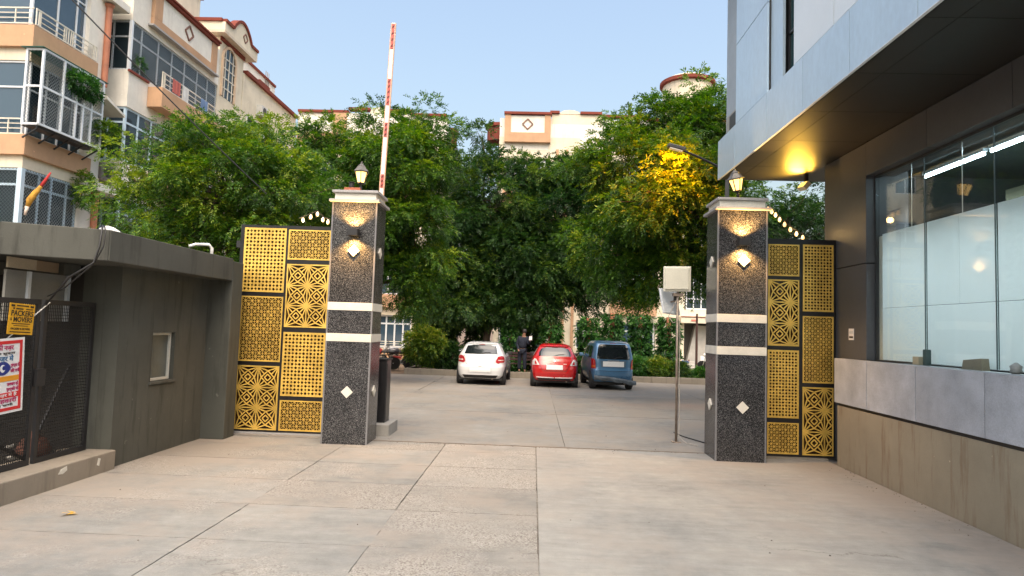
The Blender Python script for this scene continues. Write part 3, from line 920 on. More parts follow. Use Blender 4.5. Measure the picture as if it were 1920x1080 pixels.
lg = gate('gold and black lattice gate leaf between the guard cabin and its pillar', -5.325, -3.56, .035, 3.715, 11.3, None,
          [('ring', -5.245, -4.492, 2.511, 3.657), ('star', -5.245, -4.492, 1.274, 2.423), ('big', -5.245, -4.492, .073, 1.187)],
          [('star', -4.44, -3.69, 3.111, 3.64), ('big', -4.44, -3.69, 1.90, 3.02), ('ring', -4.44, -3.69, .681, 1.80), ('star', -4.44, -3.69, .073, .595)], (-4.45, 11.33, .03))
rg = gate('gold and black lattice gate leaf against the grey building', 3.75, 5.05, .03, 3.66, 10.9, None,
          [('star', 3.935, 4.44, 3.034, 3.559), ('big', 3.935, 4.44, 1.86, 2.961), ('ring', 3.935, 4.44, .666, 1.779), ('star', 3.935, 4.44, .075, .578)],
          [('ring', 4.512, 5.008, 2.45, 3.566), ('star', 4.512, 5.008, 1.259, 2.36), ('big', 4.512, 5.008, .07, 1.179)], (4.4, 10.93, .03))
# hinges
for z in (.12, 1.9, 3.3):
    BX(-5.40, -5.326, 11.31, 11.35, z, z + .12).build('hinge', BLACKM, lg)
BX(-5.32, -3.45, 11.28, 11.42, -.03, .03).build('gate_threshold', GREYST)['kind'] = 'structure'
BX(3.74, 4.9, 10.82, 10.98, -.03, .028).build('threshold', KERBM)['kind'] = 'structure'

# ------------------------------------------------------------------ boom barrier and tag reader
bo = thing('boom_barrier', 'black boom barrier with raised white and orange arm behind the pillar', 'barrier', (-2.7, 11.9, 0))
BX(-2.90, -2.53, 11.5, 12.25, -.02, .205).build('plinth', M('plinth_concrete', (.27, .26, .245), .85, var=.15), bo, bevel=.01)
BX(-2.93, -2.66, 11.72, 12.08, .206, 1.34).build('cabinet', BLACK, bo, bevel=.012)
BX(-2.925, -2.653, 11.74, 11.76, .26, 1.28).build('cabinet_door', BLACKM, bo, bevel=.002)
BX(-2.94, -2.64, 11.70, 12.10, 1.342, 1.37).build('cabinet_lid', BLACKM, bo, bevel=.005)
MB().tube([(-2.86, 11.70, 1.15), (-2.86, 11.50, 1.15)], .05, 12).build('boom_hub', STEEL, bo)
bx = -2.865
BX(bx - .034, bx + .034, 11.53, 11.57, 1.0, 7.62).build('boom_arm', M('boom_white', (.70, .68, .64), .4, var=.08), bo)
OR = M('boom_orange', (.58, .33, .20), .4, var=.1)
BX(bx + .035, bx + .048, 11.535, 11.565, 1.0, 7.62).build('edge_strip', OR, bo)
BX(bx - .048, bx - .035, 11.535, 11.565, 1.0, 7.62).build('edge_strip', OR, bo)
RT = M('boom_red', (.45, .09, .07), .4, var=.2, vscale=12); RDK = M('boom_dark', (.10, .015, .01), .5)
for z0, z1 in ((7.12, 7.6), (6.05, 6.55), (5.45, 5.72), (4.5, 4.75), (3.3, 3.7)):
    tp = BX(bx - .028, bx + .028, 11.524, 11.529, z0, z1).build('red_tape', RT, bo)
    dm = MB()
    n = max(3, int((z1 - z0) / .1))
    for k in range(n):
        zc = z0 + (k + .5) * (z1 - z0) / n
        dm.prism([(bx - .02, zc - .03), (bx + .012, zc - .012), (bx + .02, zc + .03), (bx - .012, zc + .012)], 'y', 11.5205, 11.5235)
    dm.build('tape_mark', RDK, tp)

for ch in list(bo.children):        # the raised arm leans a little towards the drive
    if ch.name.split('.')[0] in ('boom_arm', 'edge_strip', 'red_tape'):
        mt_ = Matrix.Translation(Vector((bx, 11.55, 4.4)) - org(bo)) @ Matrix.Rotation(R(1.5), 4, 'Y') @ Matrix.Translation(org(bo) - Vector((bx, 11.55, 4.4)))
        ch.data.transform(mt_)
        for g2 in ch.children: g2.data.transform(mt_)
rd = thing('tag_reader', 'steel post carrying two square white antenna panels beside the pillar', 'antenna post', (2.70, 12.09, 0))
MB().tube([(2.70, 12.09, -.02), (2.685, 12.09, 2.9)], .024, 12).build('post', STEEL, rd, smooth=True)
BX(2.62, 2.78, 12.01, 12.17, -.015, .012).build('base_plate', STEEL, rd)
ra = Matrix.Rotation(R(3), 3, 'X') @ Matrix.Rotation(R(-8), 3, 'Z') @ Matrix.Rotation(R(-1.2), 3, 'Y')
MB().obox((2.655, 12.02, 3.02), (.50, .05, .47), ra).build('antenna_panel', PLASTIC, rd, bevel=.012)
MB().obox((2.645, 11.985, 3.025), (.435, .03, .41), ra).build('antenna_panel', PLASTIC, rd, bevel=.014)
rb2 = Matrix.Rotation(R(-20), 3, 'X') @ Matrix.Rotation(R(38), 3, 'Z') @ Matrix.Rotation(R(-9), 3, 'Y')
MB().obox((2.575, 12.27, 2.60), (.48, .045, .49), rb2).build('antenna_panel', PLASTG, rd, bevel=.012, label='grey antenna panel tilted down behind the post')
BX(2.60, 2.78, 12.05, 12.16, 2.70, 2.76).build('bracket', STEEL, rd, bevel=.004)
MB().bar((2.69, 12.1, 2.62), (2.6, 12.25, 2.60), .03).build('bracket', STEEL, rd)
BX(2.62, 2.68, 12.10, 12.15, 2.62, 2.70).build('clamp', BLACKM, rd)
cbl = MB()
cbl.tube([(2.715, 12.07, 2.72), (2.60, 12.06, 2.5), (2.52, 12.07, 2.32), (2.60, 12.06, 2.2), (2.72, 12.065, 2.25), (2.735, 12.06, 1.9), (2.73, 12.06, 1.2), (2.745, 12.06, .5), (2.74, 12.06, .1), (2.86, 11.95, .012), (3.0, 11.7, .012)], .008, 6)
cbl.build('cable', M('grey_cable', (.36, .33, .29), .6), rd, smooth=True)
tag(MB().tube([(2.9, 13.2, .01), (2.98, 12.7, .01), (3.2, 12.1, .012), (3.5, 11.5, .012)], .01, 6).build('ground_cable', CABLE), 'thin black cable on the ground behind the pillar by the grey building', 'cable')

# ------------------------------------------------------------------ the clad building on the right
rbld = thing('clad_building', 'grey clad commercial building with overhanging upper floor and long shop window', 'building', (5.0, 8, 0))
XR = 4.893
BX(XR, 5.6, -4, 10.50, -.05, .94).build('plinth_wall', PLINTH, rbld)
BX(XR + .02, 5.6, -4, 10.49, .94, .985).build('shadow_gap', BLACKM, rbld)
js = [10.585, 9.58, 8.38, 7.13, 5.9, 4.7, 3.5, 2.3, 1.1, -4]
for i in range(len(js) - 1):
    BX(XR - .012, 5.02, js[i + 1] + .006, js[i] - .006, .985, 1.69).build('granite_panel', GPANEL, rbld, bevel=.003)
BX(5.021, 5.30, -4, 10.56, .99, 1.678).build('sill', BLACKM, rbld)
# dark column between window and gate, in panels
for z0, z1 in ((1.69, 3.17), (3.18, 5.045)):
    BX(5.06, 5.7, 9.93, 11.33, z0, z1 - .004).build('column_panel', ACPD, rbld, bevel=.002)
BX(5.08, 5.7, 10.6, 11.30, 0, 1.69).build('column_base', ACPD, rbld)
# header over the window
for a, b in ((9.925, 8.4), (8.392, 6.9), (6.892, 5.4), (5.392, 3.9), (3.892, -4)):
    BX(5.06, 5.5, b, a, 4.53, 5.045).build('header_panel', ACPD, rbld, bevel=.002)
# soffit panels
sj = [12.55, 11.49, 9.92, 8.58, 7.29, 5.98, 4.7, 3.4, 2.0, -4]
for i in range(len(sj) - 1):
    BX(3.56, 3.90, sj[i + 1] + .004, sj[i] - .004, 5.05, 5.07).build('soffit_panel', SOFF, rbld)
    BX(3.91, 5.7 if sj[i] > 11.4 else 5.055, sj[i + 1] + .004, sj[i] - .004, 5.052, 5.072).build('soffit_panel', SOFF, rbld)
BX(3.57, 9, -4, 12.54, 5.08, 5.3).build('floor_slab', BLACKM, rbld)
# fascia panels and the upper wall
for i in range(len(sj) - 1):
    BX(3.53, 3.56, sj[i + 1] + .007, sj[i] - .007, 5.045, 5.80).build('fascia_panel', ACP, rbld, bevel=.002)
BX(3.526, 3.562, -4, 12.55, 5.036, 5.044).build('edge_trim', FRAME, rbld)
BX(3.562, 3.6, -4, 12.52, 5.05, 5.8).build('fascia_backing', BLACKM, rbld)
uw = MB()
for z0, z1 in ((5.815, 7.27), (7.285, 9.6)):
    for a, b in ((11.483, 9.93),):
        BX(3.54, 3.57, b, a, z0, z1).build('wall_panel', ACP, rbld, bevel=.002)
BX(3.571, 4.4, 9.93, 11.475, 5.80, 9.6).build('wall_core', BLACKM, rbld)
BX(3.85, 9, 11.48, 13.1, 5.3, 9.5).build('rear_wall', M('pale_render', (.36, .42, .48), .7, var=.08), rbld)
# recessed strip window
BX(3.60, 3.64, 9.45, 9.925, 5.81, 9.6).build('jamb_panel', ACP, rbld)
tw = MB()
for z in (5.82, 6.5, 7.2, 7.9, 8.6, 9.3): tw.box(3.68, 3.74, 8.92, 9.445, z, z + .04)
tw.box(3.68, 3.74, 9.41, 9.445, 5.86, 9.6)
tf = tw.build('window_frame', BLACKM, rbld)
BX(3.70, 3.71, 8.93, 9.44, 5.83, 9.6).build('pane', glassmat('teal_window', (.10, .26, .28), .3, .04, 1.8), tf)
BX(4.3, 4.32, 8.9, 9.5, 5.8, 9.6).build('blind', CURT, rbld)
WG = M('white_glass', (.66, .72, .76), .12, var=.03, vscale=.8, fine=.02, spec=.7)
for a, b in ((8.90, 7.70), (7.69, 6.45), (6.44, 5.2), (5.19, 3.9), (3.89, 2.6), (2.59, -4)):
    for z0, z1 in ((5.815, 6.9), (6.912, 8.0), (8.012, 9.6)):
        BX(3.54, 3.57, b, a - .008, z0, z1).build('glass_panel', WG, rbld)
BX(3.571, 4.2, -4, 8.90, 5.80, 9.6).build('wall_core', BLACKM, rbld)
BX(3.3, 9, -4, 13.2, 9.62, 9.85).build('roof', BLACKM, rbld)
# small grey box on the ledge behind the upper wall
acb = thing('ledge_unit', 'small grey air conditioner outdoor unit on the ledge at the building corner', 'air conditioner', (3.72, 12.1, 5.8))
BX(3.62, 3.84, 11.6, 12.3, 5.81, 6.2).build('casing', M('unit_grey', (.33, .32, .30), .6), acb, bevel=.01)
BX(3.613, 3.619, 11.68, 12.1, 5.86, 6.15).build('grille', BLACKM, acb)
# shop window: frame, panes, frosted film, room behind
GX = 5.22
mu = [9.925, 8.70, 7.39, 6.05, 4.75, 3.4, 2.0]
fr = MB()
fr.box(GX - .03, GX + .03, 9.90, 9.926, 1.69, 4.52)
fr.box(GX - .03, GX + .03, -4, 9.90, 4.49, 4.525)
fr.box(GX - .03, GX + .03, -4, 9.90, 1.69, 1.71)
fw = fr.build('window_frame', M('dark_frame', (.05, .055, .06), .4, metal=.4), rbld)
SHOP = glassmat('shop_glass', (.93, .965, .96), .97, .0, 1.42)
FILM = None
m, nt_f, b_ = newmat('frosted_film')
b_.inputs['Base Color'].default_value = (.76, .81, .83, 1); b_.inputs['Roughness'].default_value = .5
L_ = nt_f.links.new
tl_ = nt_f.nodes.new('ShaderNodeBsdfTranslucent'); tl_.inputs['Color'].default_value = (.86, .88, .88, 1)
mx_ = nt_f.nodes.new('ShaderNodeMixShader'); mx_.inputs[0].default_value = .45
L_(b_.outputs[0], mx_.inputs[1]); L_(tl_.outputs[0], mx_.inputs[2])
out_ = [n for n in nt_f.nodes if n.type == 'OUTPUT_MATERIAL'][0]; L_(mx_.outputs[0], out_.inputs['Surface'])
FILM = m
for i in range(len(mu) - 1):
    pn = BX(GX - .005, GX + .005, mu[i + 1] + .004, mu[i] - .004 - (.03 if i == 0 else 0), 1.712, 4.488).build('pane', SHOP, fw)
    BX(GX + .008, GX + .0105, mu[i + 1] + .012, mu[i] - .012 - (.13 if i == 0 else 0), 1.715, 2.478).build('film_sheet', FILM, pn)
    BX(GX + .008, GX + .0105, mu[i + 1] + .012, (mu[i + 1] + mu[i]) / 2 - .003, 2.484, 3.60).build('film_sheet', FILM, pn)
    BX(GX + .008, GX + .0105, (mu[i + 1] + mu[i]) / 2 + .003, mu[i] - .012 - (.13 if i == 0 else 0), 2.484, 3.60).build('film_sheet', FILM, pn)
    BX(GX - .02, GX - .006, mu[i + 1] - .003, mu[i + 1] + .003, 1.712, 4.488).build('mullion', M('mullion_seal', (.06, .09, .10), .4), fw)
for y in (mu[1] + .35, mu[2] + .6):
    MB().tube([(GX + .02, y, 3.60), (GX + .02, y, 4.49)], .006, 6).build('film_edge', CHROME, fw)
BX(GX + .02, GX + .05, 9.80, 9.90, 1.71, 3.58).build('curtain_strip', M('cream_strip', (.60, .60, .54), .6), rbld)
rm = MB()
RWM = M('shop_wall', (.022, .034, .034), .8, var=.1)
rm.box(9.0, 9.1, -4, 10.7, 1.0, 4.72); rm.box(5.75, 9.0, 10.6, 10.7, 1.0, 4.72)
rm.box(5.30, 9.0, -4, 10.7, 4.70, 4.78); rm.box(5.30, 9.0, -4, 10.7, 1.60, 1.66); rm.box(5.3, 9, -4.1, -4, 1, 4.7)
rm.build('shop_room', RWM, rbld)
TUBE = emit('tube_light', (.72, .92, 1.0), 20)
for y0, y1, x, z, nm_ in ((8.66, 10.05, 6.0, 4.55, 'farthest'), (7.2, 8.6, 6.0, 4.55, 'second farthest'), (5.7, 7.1, 6.0, 4.55, 'third farthest'), (4.2, 5.6, 6.0, 4.55, 'nearest')):
    t = thing('tube_lamp', '%s white fluorescent tube under the shop ceiling' % nm_, 'tube lamp', (x, (y0 + y1) / 2, z), 'fluorescent tubes in the shop')
    BX(x - .03, x + .03, y0 + .02, y1 - .02, z + .03, z + .08).build('batten', FRAME, t)
    MB().tube([(x, y0 + .04, z), (x, y1 - .04, z)], .02, 8).build('tube', TUBE, t)
    d = bpy.data.lights.new('tube_glow', 'AREA'); d.shape = 'RECTANGLE'; d.size = .06; d.size_y = y1 - y0; d.energy = 48; d.spread = R(84); d.color = (.86, .96, 1)
    lo = bpy.data.objects.new('tube_glow', d); COL.objects.link(lo); lo.location = (0, 0, -.03); lo.parent = t
dl = thing('ceiling_light', 'small bright oblong light deep in the shop ceiling', 'ceiling light', (7.4, 8.9, 4.6))
MB().lathe([(.16, 0), (.18, .03), (.18, .06)], (7.4, 8.9, 4.62), 16).build('diffuser', emit('disc_light', (.9, .97, 1), 14), dl)
# things on the inner sill and shelves behind the glass
cup = MB().lathe([(.05, 0), (.055, .02), (.055, .22), (.045, .24)], (5.36, 8.62, 1.69), 14).build('glass_tumbler', M('green_glass', (.10, .20, .19), .15), smooth=True)
tag(cup, 'green glass tumbler on the window sill behind the frosted film', 'tumbler')
bxm = M('carton', (.36, .34, .24), .8)
def rep(o, l, c, g=None): return tag(o, l, c, g)
BXs = BX(GX - .14, GX - .06, 8.50, 8.56, 1.692, 1.90); rep(BXs.build('window_bottle', M('dark_bottle', (.05, .09, .09), .2), bevel=.01), 'dark green bottle on the sill outside the shop window', 'bottle')
rep(BX(GX - .13, GX - .05, 8.66, 8.80, 1.692, 1.80).build('small_carton', bxm, bevel=.004), 'small beige carton on the shop window sill next to the bottle', 'carton')
rep(MB().prism([(7.45, 1.692), (7.80, 1.692), (7.77, 1.80), (7.47, 1.83)], 'x', GX - .14, GX - .05).build('leaning_board', M('olive_board', (.20, .195, .14), .8)), 'olive beige board lying on the shop window sill', 'board')
pb = MB().lathe([(.04, 0), (.06, .02), (.05, .05), (.06, .08), (.035, .10), (.012, .12)], (GX - .13, 6.95, 1.692), 7).build('plastic_bag', M('grey_bag', (.26, .28, .27), .5, var=.3, vscale=12), smooth=True)
rep(pb, 'crumpled grey plastic bag on the shop window sill', 'bag')
cp = thing('storage_cabinet', 'pale teal cabinet standing inside the dark shop', 'cabinet', (6.5, 9.2, 1.66))
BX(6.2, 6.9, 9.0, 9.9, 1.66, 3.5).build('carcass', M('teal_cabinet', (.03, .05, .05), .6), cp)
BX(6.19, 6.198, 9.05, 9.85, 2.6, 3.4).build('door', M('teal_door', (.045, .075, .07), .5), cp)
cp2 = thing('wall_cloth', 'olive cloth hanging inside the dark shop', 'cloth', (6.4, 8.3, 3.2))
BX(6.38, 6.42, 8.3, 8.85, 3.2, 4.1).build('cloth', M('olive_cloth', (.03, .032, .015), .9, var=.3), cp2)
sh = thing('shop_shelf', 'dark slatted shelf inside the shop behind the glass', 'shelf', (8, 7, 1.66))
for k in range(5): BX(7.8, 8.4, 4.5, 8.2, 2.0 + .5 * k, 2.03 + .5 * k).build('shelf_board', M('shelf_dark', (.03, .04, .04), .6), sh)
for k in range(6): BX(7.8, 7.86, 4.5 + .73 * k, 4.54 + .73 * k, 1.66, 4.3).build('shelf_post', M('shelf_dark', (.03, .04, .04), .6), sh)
ntc = BX(5.052, 5.058, 10.30, 10.46, 1.99, 2.17).build('paper_notice', M('paper', (.66, .66, .66), .8)); tag(ntc, 'small white paper notice pasted on the dark column', 'notice')
pr_ = BX(5.0505, 5.0518, 10.32, 10.44, 2.02, 2.05).build('print', INK, ntc)
pr2 = BX(5.0505, 5.0518, 10.32, 10.44, 2.09, 2.13).build('print', PLASTG, ntc)
# flood lamp under the soffit, shining up onto it
cc = thing('flood_lamp', 'pale flood lamp by the dark column, throwing yellow light along the soffit', 'flood lamp', (5.0, 11.95, 5.05))
BX(4.97, 5.03, 11.93, 11.98, 4.90, 5.05).build('bracket', BLACKM, cc)
rf_ = Matrix.Rotation(R(-52), 3, 'Y') @ Matrix.Rotation(R(8), 3, 'X')
pc_ = Vector((4.96, 11.95, 4.82))
MB().obox(pc_, (.16, .24, .09), rf_).build('housing', PLASTIC, cc, bevel=.015)
MB().obox(pc_ + rf_ @ Vector((0, 0, .048)), (.12, .19, .006), rf_).build('lens', emit('flood_lens', (1, .62, .12), 1.2), cc)
lamp('flood_light', 'SPOT', pc_ + rf_ @ Vector((0, 0, .09)), 230, (1.0, .54, .06), cc, .22, 150, (rf_ @ Vector((0, 0, 1))).to_track_quat('-Z', 'Y').to_euler())

# ------------------------------------------------------------------ string lights
def festoon(label, pts, n, energy):
    t = thing('string_lights', label, 'string lights', pts[0], 'strings of warm bulbs behind the gates')
    P = [Vector(p) for p in pts]
    MB().tube(P, .006, 5).build('cable', CABLE, t)
    tot = len(P) - 1
    for k in range(n):
        u = (k + .5) / n * tot; i = min(int(u), tot - 1); p = P[i].lerp(P[i + 1], u - i)
        b = MB().lathe([(.012, 0), (.012, -.02), (.026, -.05), (.03, -.075), (.02, -.10), (.004, -.11)], p, 10).build('bulb', BULB, t, smooth=True)
        MB().lathe([(.014, .012), (.014, -.022)], p, 8).build('socket', BLACKM, b)
    for k in (0, 1):
        p = P[0].lerp(P[-1], .25 + .5 * k)
        lamp('bulb_glow', 'POINT', p + Vector((0, -.08, -.1)), energy, (1, .62, .22), t, .05)


festoon('row of glowing warm bulbs sloping down behind the gate by the grey building', [(4.05, 11.35, 4.33), (4.2, 11.42, 4.27), (4.38, 11.5, 4.12), (4.6, 11.55, 3.95), (4.85, 11.6, 3.83)], 8, 3)
festoon('short string of warm bulbs above the gate leaf by the guard cabin', [(-4.45, 11.75, 3.93), (-4.28, 11.8, 4.02), (-4.14, 11.85, 4.10), (-4.02, 11.9, 3.98), (-3.9, 11.9, 3.95)], 5, 5)

# ------------------------------------------------------------------ street lamp arm
sl = thing('street_lamp', 'street lamp on a slim arm glowing yellow against the leaves of the tree', 'street lamp', (4.4, 15.2, 0))
MB().tube([(4.5, 15.2, -.05), (4.5, 15.2, 6.0)], [.07, .045], 10).build('pole', M('lamp_pole', (.10, .10, .10), .5), sl)
MB().tube([(4.5, 15.2, 5.9), (4.1, 15.15, 6.08), (3.75, 15.1, 6.22), (3.42, 15.05, 6.33)], .03, 8).build('arm', BLACKM, sl)
MB().obox((3.25, 15.0, 6.39), (.42, .17, .09), Matrix.Rotation(R(14), 3, 'Y')).build('lamp_head', M('lamp_head', (.07, .07, .07), .4), sl, bevel=.02)
MB().obox((3.235, 15.0, 6.335), (.30, .13, .02), Matrix.Rotation(R(14), 3, 'Y')).build('lens', emit('sodium_lens', (1, .60, .10), .12), sl)

# ------------------------------------------------------------------ foliage
nr = np.random.default_rng(11)


def unit(a): return a / np.maximum(np.linalg.norm(a, axis=-1, keepdims=True), 1e-9)


def leaf_mesh(name, P, D, mat, parent, K=11, length=.26, ll=.085, lw=.028, droop=.35, tint=None, tj=.18):
    """pinnate sprays: P origins (S,3), D directions (S,3); K leaflets each, one rhombus per leaflet"""
    S = len(P)
    D = unit(D)
    up = np.tile([0, 0, 1.], (S, 1)) + nr.normal(0, .45, (S, 3))
    side = unit(np.cross(D, up)); nor = np.cross(side, D)
    L = length * nr.uniform(.7, 1.25, (S, 1, 1))
    t = np.linspace(.18, 1, K)[None, :, None]
    sg = np.where(np.arange(K) % 2 == 0, 1., -1.)[None, :, None]
    sg[0, -1, 0] = 0
    base = P[:, None, :] + D[:, None, :] * t * L - np.array([0, 0, 1.]) * (t ** 2) * L * droop
    dr = side[:, None, :] * sg * .85 + D[:, None, :] * .6 + nr.normal(0, .22, (S, K, 3))
    dr[..., 2] -= droop * .6
    dr = unit(dr)
    pe = unit(np.cross(dr, nor[:, None, :] + nr.normal(0, .3, (S, K, 3))))
    l = ll * nr.uniform(.75, 1.2, (S, K, 1)); w = lw * nr.uniform(.8, 1.2, (S, K, 1))
    mid = base + dr * l * .45
    V = np.stack([base, mid + pe * w * .5, base + dr * l, mid - pe * w * .5], axis=2).reshape(-1, 3)
    V = V - np.array(org(parent))
    n = S * K
    me = bpy.data.meshes.new(name)
    me.vertices.add(n * 4); me.vertices.foreach_set('co', V.astype(np.float32).ravel())
    me.loops.add(n * 4); me.loops.foreach_set('vertex_index', np.arange(n * 4, dtype=np.int32))
    me.polygons.add(n); me.polygons.foreach_set('loop_start', np.arange(0, n * 4, 4, dtype=np.int32))
    me.update(calc_edges=True)
    tv = (tint if tint is not None else nr.uniform(.2, .6, S))[:, None] + nr.normal(0, tj, (S, K))
    at = me.attributes.new('tint', 'FLOAT', 'POINT')
    at.data.foreach_set('value', np.repeat(np.clip(tv, 0, 1).ravel(), 4).astype(np.float32))
    me.materials.append(mat)
    o = bpy.data.objects.new(name, me); COL.objects.link(o)
    if parent: o.parent = parent; ORG[o.name] = org(parent)
    return o


def lobes_to_clumps(lobes, dens):
    out = []
    for (c, r, k) in lobes:
        n = int(k * dens)
        d = unit(nr.normal(0, 1, (n, 3)))
        rad = nr.uniform(.35, 1.0, (n, 1)) ** .6
        rad = np.where(nr.random((n, 1)) < .13, nr.uniform(1.02, 1.32, (n, 1)), rad)
        p = np.array(c) + d * rad * np.array(r)
        out.append(np.concatenate([p, d, np.full((n, 1), 0.)], axis=1))
    return np.concatenate(out)


def tree(name, label, base, fork, lobes, mat, dens=1., per=34, cr=.50, cat='tree', group='trees inside the gate', trunk_r=.16, length=.27, ll=.105, lw=.036, bias=0., multi=None):
    t = thing(name, label, cat, base, group)
    cl = lobes_to_clumps(lobes, dens)
    n = len(cl)
    # sprays hang round each clump like a small umbrella
    cc = np.repeat(cl[:, :3], per, axis=0); cd = np.repeat(cl[:, 3:6], per, axis=0)
    q = unit(nr.normal(0, 1, (n * per, 3))); rad = nr.uniform(.1, 1, (n * per, 1)) ** .5
    size = np.repeat(nr.uniform(.7, 1.3, (n, 1)), per, axis=0) * cr
    P = cc + q * rad * size * np.array([1, 1, .62])
    D = q * .8 + cd * .55 + nr.normal(0, .3, q.shape); D[:, 2] -= .12
    tone = np.repeat(nr.normal(.33 + bias, .2, n), per) + .22 * (q[:, 2]) * rad[:, 0] + nr.normal(0, .06, n * per)  # clump tone varies; upper leaves paler, light from above put into their tint
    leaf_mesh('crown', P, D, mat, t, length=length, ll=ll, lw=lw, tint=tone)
    tr = MB(); b = Vector(base); f = Vector(fork)
    def limb(p, q_, r1, r2, seg=5, wob=.14):
        p, q_ = Vector(p), Vector(q_); pts = []; L_ = (q_ - p).length
        for i in range(seg + 1):
            u = i / seg; w_ = math.sin(u * math.pi) * wob * L_
            pts.append(p.lerp(q_, u) + Vector((rng.uniform(-1, 1), rng.uniform(-1, 1), rng.uniform(-.2, .9))) * w_ * .5)
        pts[0], pts[-1] = p, q_
        tr.tube(pts, [r1 + (r2 - r1) * i / seg for i in range(seg + 1)], 7)
    limb(b - Vector((0, 0, .1)), f, trunk_r * 1.25, trunk_r * .85, 6, .04)
    for (c, r, k) in lobes:
        c = Vector(c); limb(f, c, trunk_r * .55, trunk_r * .22, 6, .10)
        idx = [i for i in range(n) if (Vector(cl[i, :3]) - c).length < max(r) * 1.1]
        rng.shuffle(idx)
        for i in idx[:max(4, int(len(idx) * .35))]:
            limb(c.lerp(f, rng.uniform(0, .25)), cl[i, :3], trunk_r * .16, .008, 4, .16)
    tr.build('trunk', BARK, t, smooth=True)
    return t


# (centre, radii, weight)
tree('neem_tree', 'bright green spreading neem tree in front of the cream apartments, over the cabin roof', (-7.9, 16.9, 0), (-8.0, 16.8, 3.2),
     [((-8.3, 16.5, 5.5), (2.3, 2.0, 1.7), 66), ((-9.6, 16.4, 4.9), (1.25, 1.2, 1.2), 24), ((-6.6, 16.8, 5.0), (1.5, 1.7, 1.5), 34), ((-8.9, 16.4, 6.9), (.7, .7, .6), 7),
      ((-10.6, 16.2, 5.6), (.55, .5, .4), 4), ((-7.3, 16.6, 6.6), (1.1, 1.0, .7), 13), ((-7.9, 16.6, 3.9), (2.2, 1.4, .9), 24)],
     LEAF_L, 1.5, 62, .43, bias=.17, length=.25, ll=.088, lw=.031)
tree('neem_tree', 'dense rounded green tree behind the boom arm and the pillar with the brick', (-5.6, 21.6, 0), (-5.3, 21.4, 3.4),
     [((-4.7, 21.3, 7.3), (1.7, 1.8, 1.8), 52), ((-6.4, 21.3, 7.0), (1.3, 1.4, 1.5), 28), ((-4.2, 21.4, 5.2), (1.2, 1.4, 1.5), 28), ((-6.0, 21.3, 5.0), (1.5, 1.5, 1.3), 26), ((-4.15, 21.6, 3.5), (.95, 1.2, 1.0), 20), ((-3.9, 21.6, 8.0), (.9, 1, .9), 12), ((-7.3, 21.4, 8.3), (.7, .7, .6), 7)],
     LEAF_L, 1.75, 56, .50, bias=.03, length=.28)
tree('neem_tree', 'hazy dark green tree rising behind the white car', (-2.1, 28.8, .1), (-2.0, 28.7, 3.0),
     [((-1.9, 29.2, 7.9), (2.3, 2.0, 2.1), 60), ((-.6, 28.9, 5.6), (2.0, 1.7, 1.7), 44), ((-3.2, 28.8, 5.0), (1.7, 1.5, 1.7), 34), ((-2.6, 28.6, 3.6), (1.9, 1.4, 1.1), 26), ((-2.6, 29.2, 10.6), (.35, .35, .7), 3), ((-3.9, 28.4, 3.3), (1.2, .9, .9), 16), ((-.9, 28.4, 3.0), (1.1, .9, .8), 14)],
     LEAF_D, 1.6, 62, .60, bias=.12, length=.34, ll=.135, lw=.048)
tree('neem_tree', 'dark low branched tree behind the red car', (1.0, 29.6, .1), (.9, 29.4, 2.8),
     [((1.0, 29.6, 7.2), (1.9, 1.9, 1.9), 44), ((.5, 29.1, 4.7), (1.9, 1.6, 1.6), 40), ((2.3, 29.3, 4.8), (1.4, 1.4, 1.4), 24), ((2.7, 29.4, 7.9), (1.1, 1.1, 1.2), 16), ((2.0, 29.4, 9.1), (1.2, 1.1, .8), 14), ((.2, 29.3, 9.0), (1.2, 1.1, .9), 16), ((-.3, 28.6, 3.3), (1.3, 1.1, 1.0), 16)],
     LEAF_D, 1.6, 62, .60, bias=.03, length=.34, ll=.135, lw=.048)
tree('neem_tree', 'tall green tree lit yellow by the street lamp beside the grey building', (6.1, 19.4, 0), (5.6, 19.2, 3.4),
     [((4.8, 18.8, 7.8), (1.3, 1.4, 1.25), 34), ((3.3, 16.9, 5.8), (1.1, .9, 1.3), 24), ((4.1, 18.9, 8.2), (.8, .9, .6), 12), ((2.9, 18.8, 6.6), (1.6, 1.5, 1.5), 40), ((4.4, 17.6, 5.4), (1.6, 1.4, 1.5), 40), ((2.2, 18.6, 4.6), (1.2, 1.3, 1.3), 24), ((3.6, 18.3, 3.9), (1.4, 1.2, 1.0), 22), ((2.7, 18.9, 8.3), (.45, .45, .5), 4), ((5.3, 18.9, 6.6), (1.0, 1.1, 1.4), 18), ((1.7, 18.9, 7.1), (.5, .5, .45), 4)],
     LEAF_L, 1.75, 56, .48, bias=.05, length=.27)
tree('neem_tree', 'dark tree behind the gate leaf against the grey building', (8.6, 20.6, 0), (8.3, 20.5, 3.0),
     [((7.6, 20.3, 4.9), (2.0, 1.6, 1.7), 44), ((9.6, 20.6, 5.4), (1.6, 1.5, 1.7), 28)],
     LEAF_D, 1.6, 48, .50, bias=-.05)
lamp('sodium_light', 'SPOT', (3.25, 15.15, 6.28), 820, (1.0, .28, .007), sl, .12, 120, Vector((.08, 1, -.30)).to_track_quat('-Z', 'Y').to_euler())


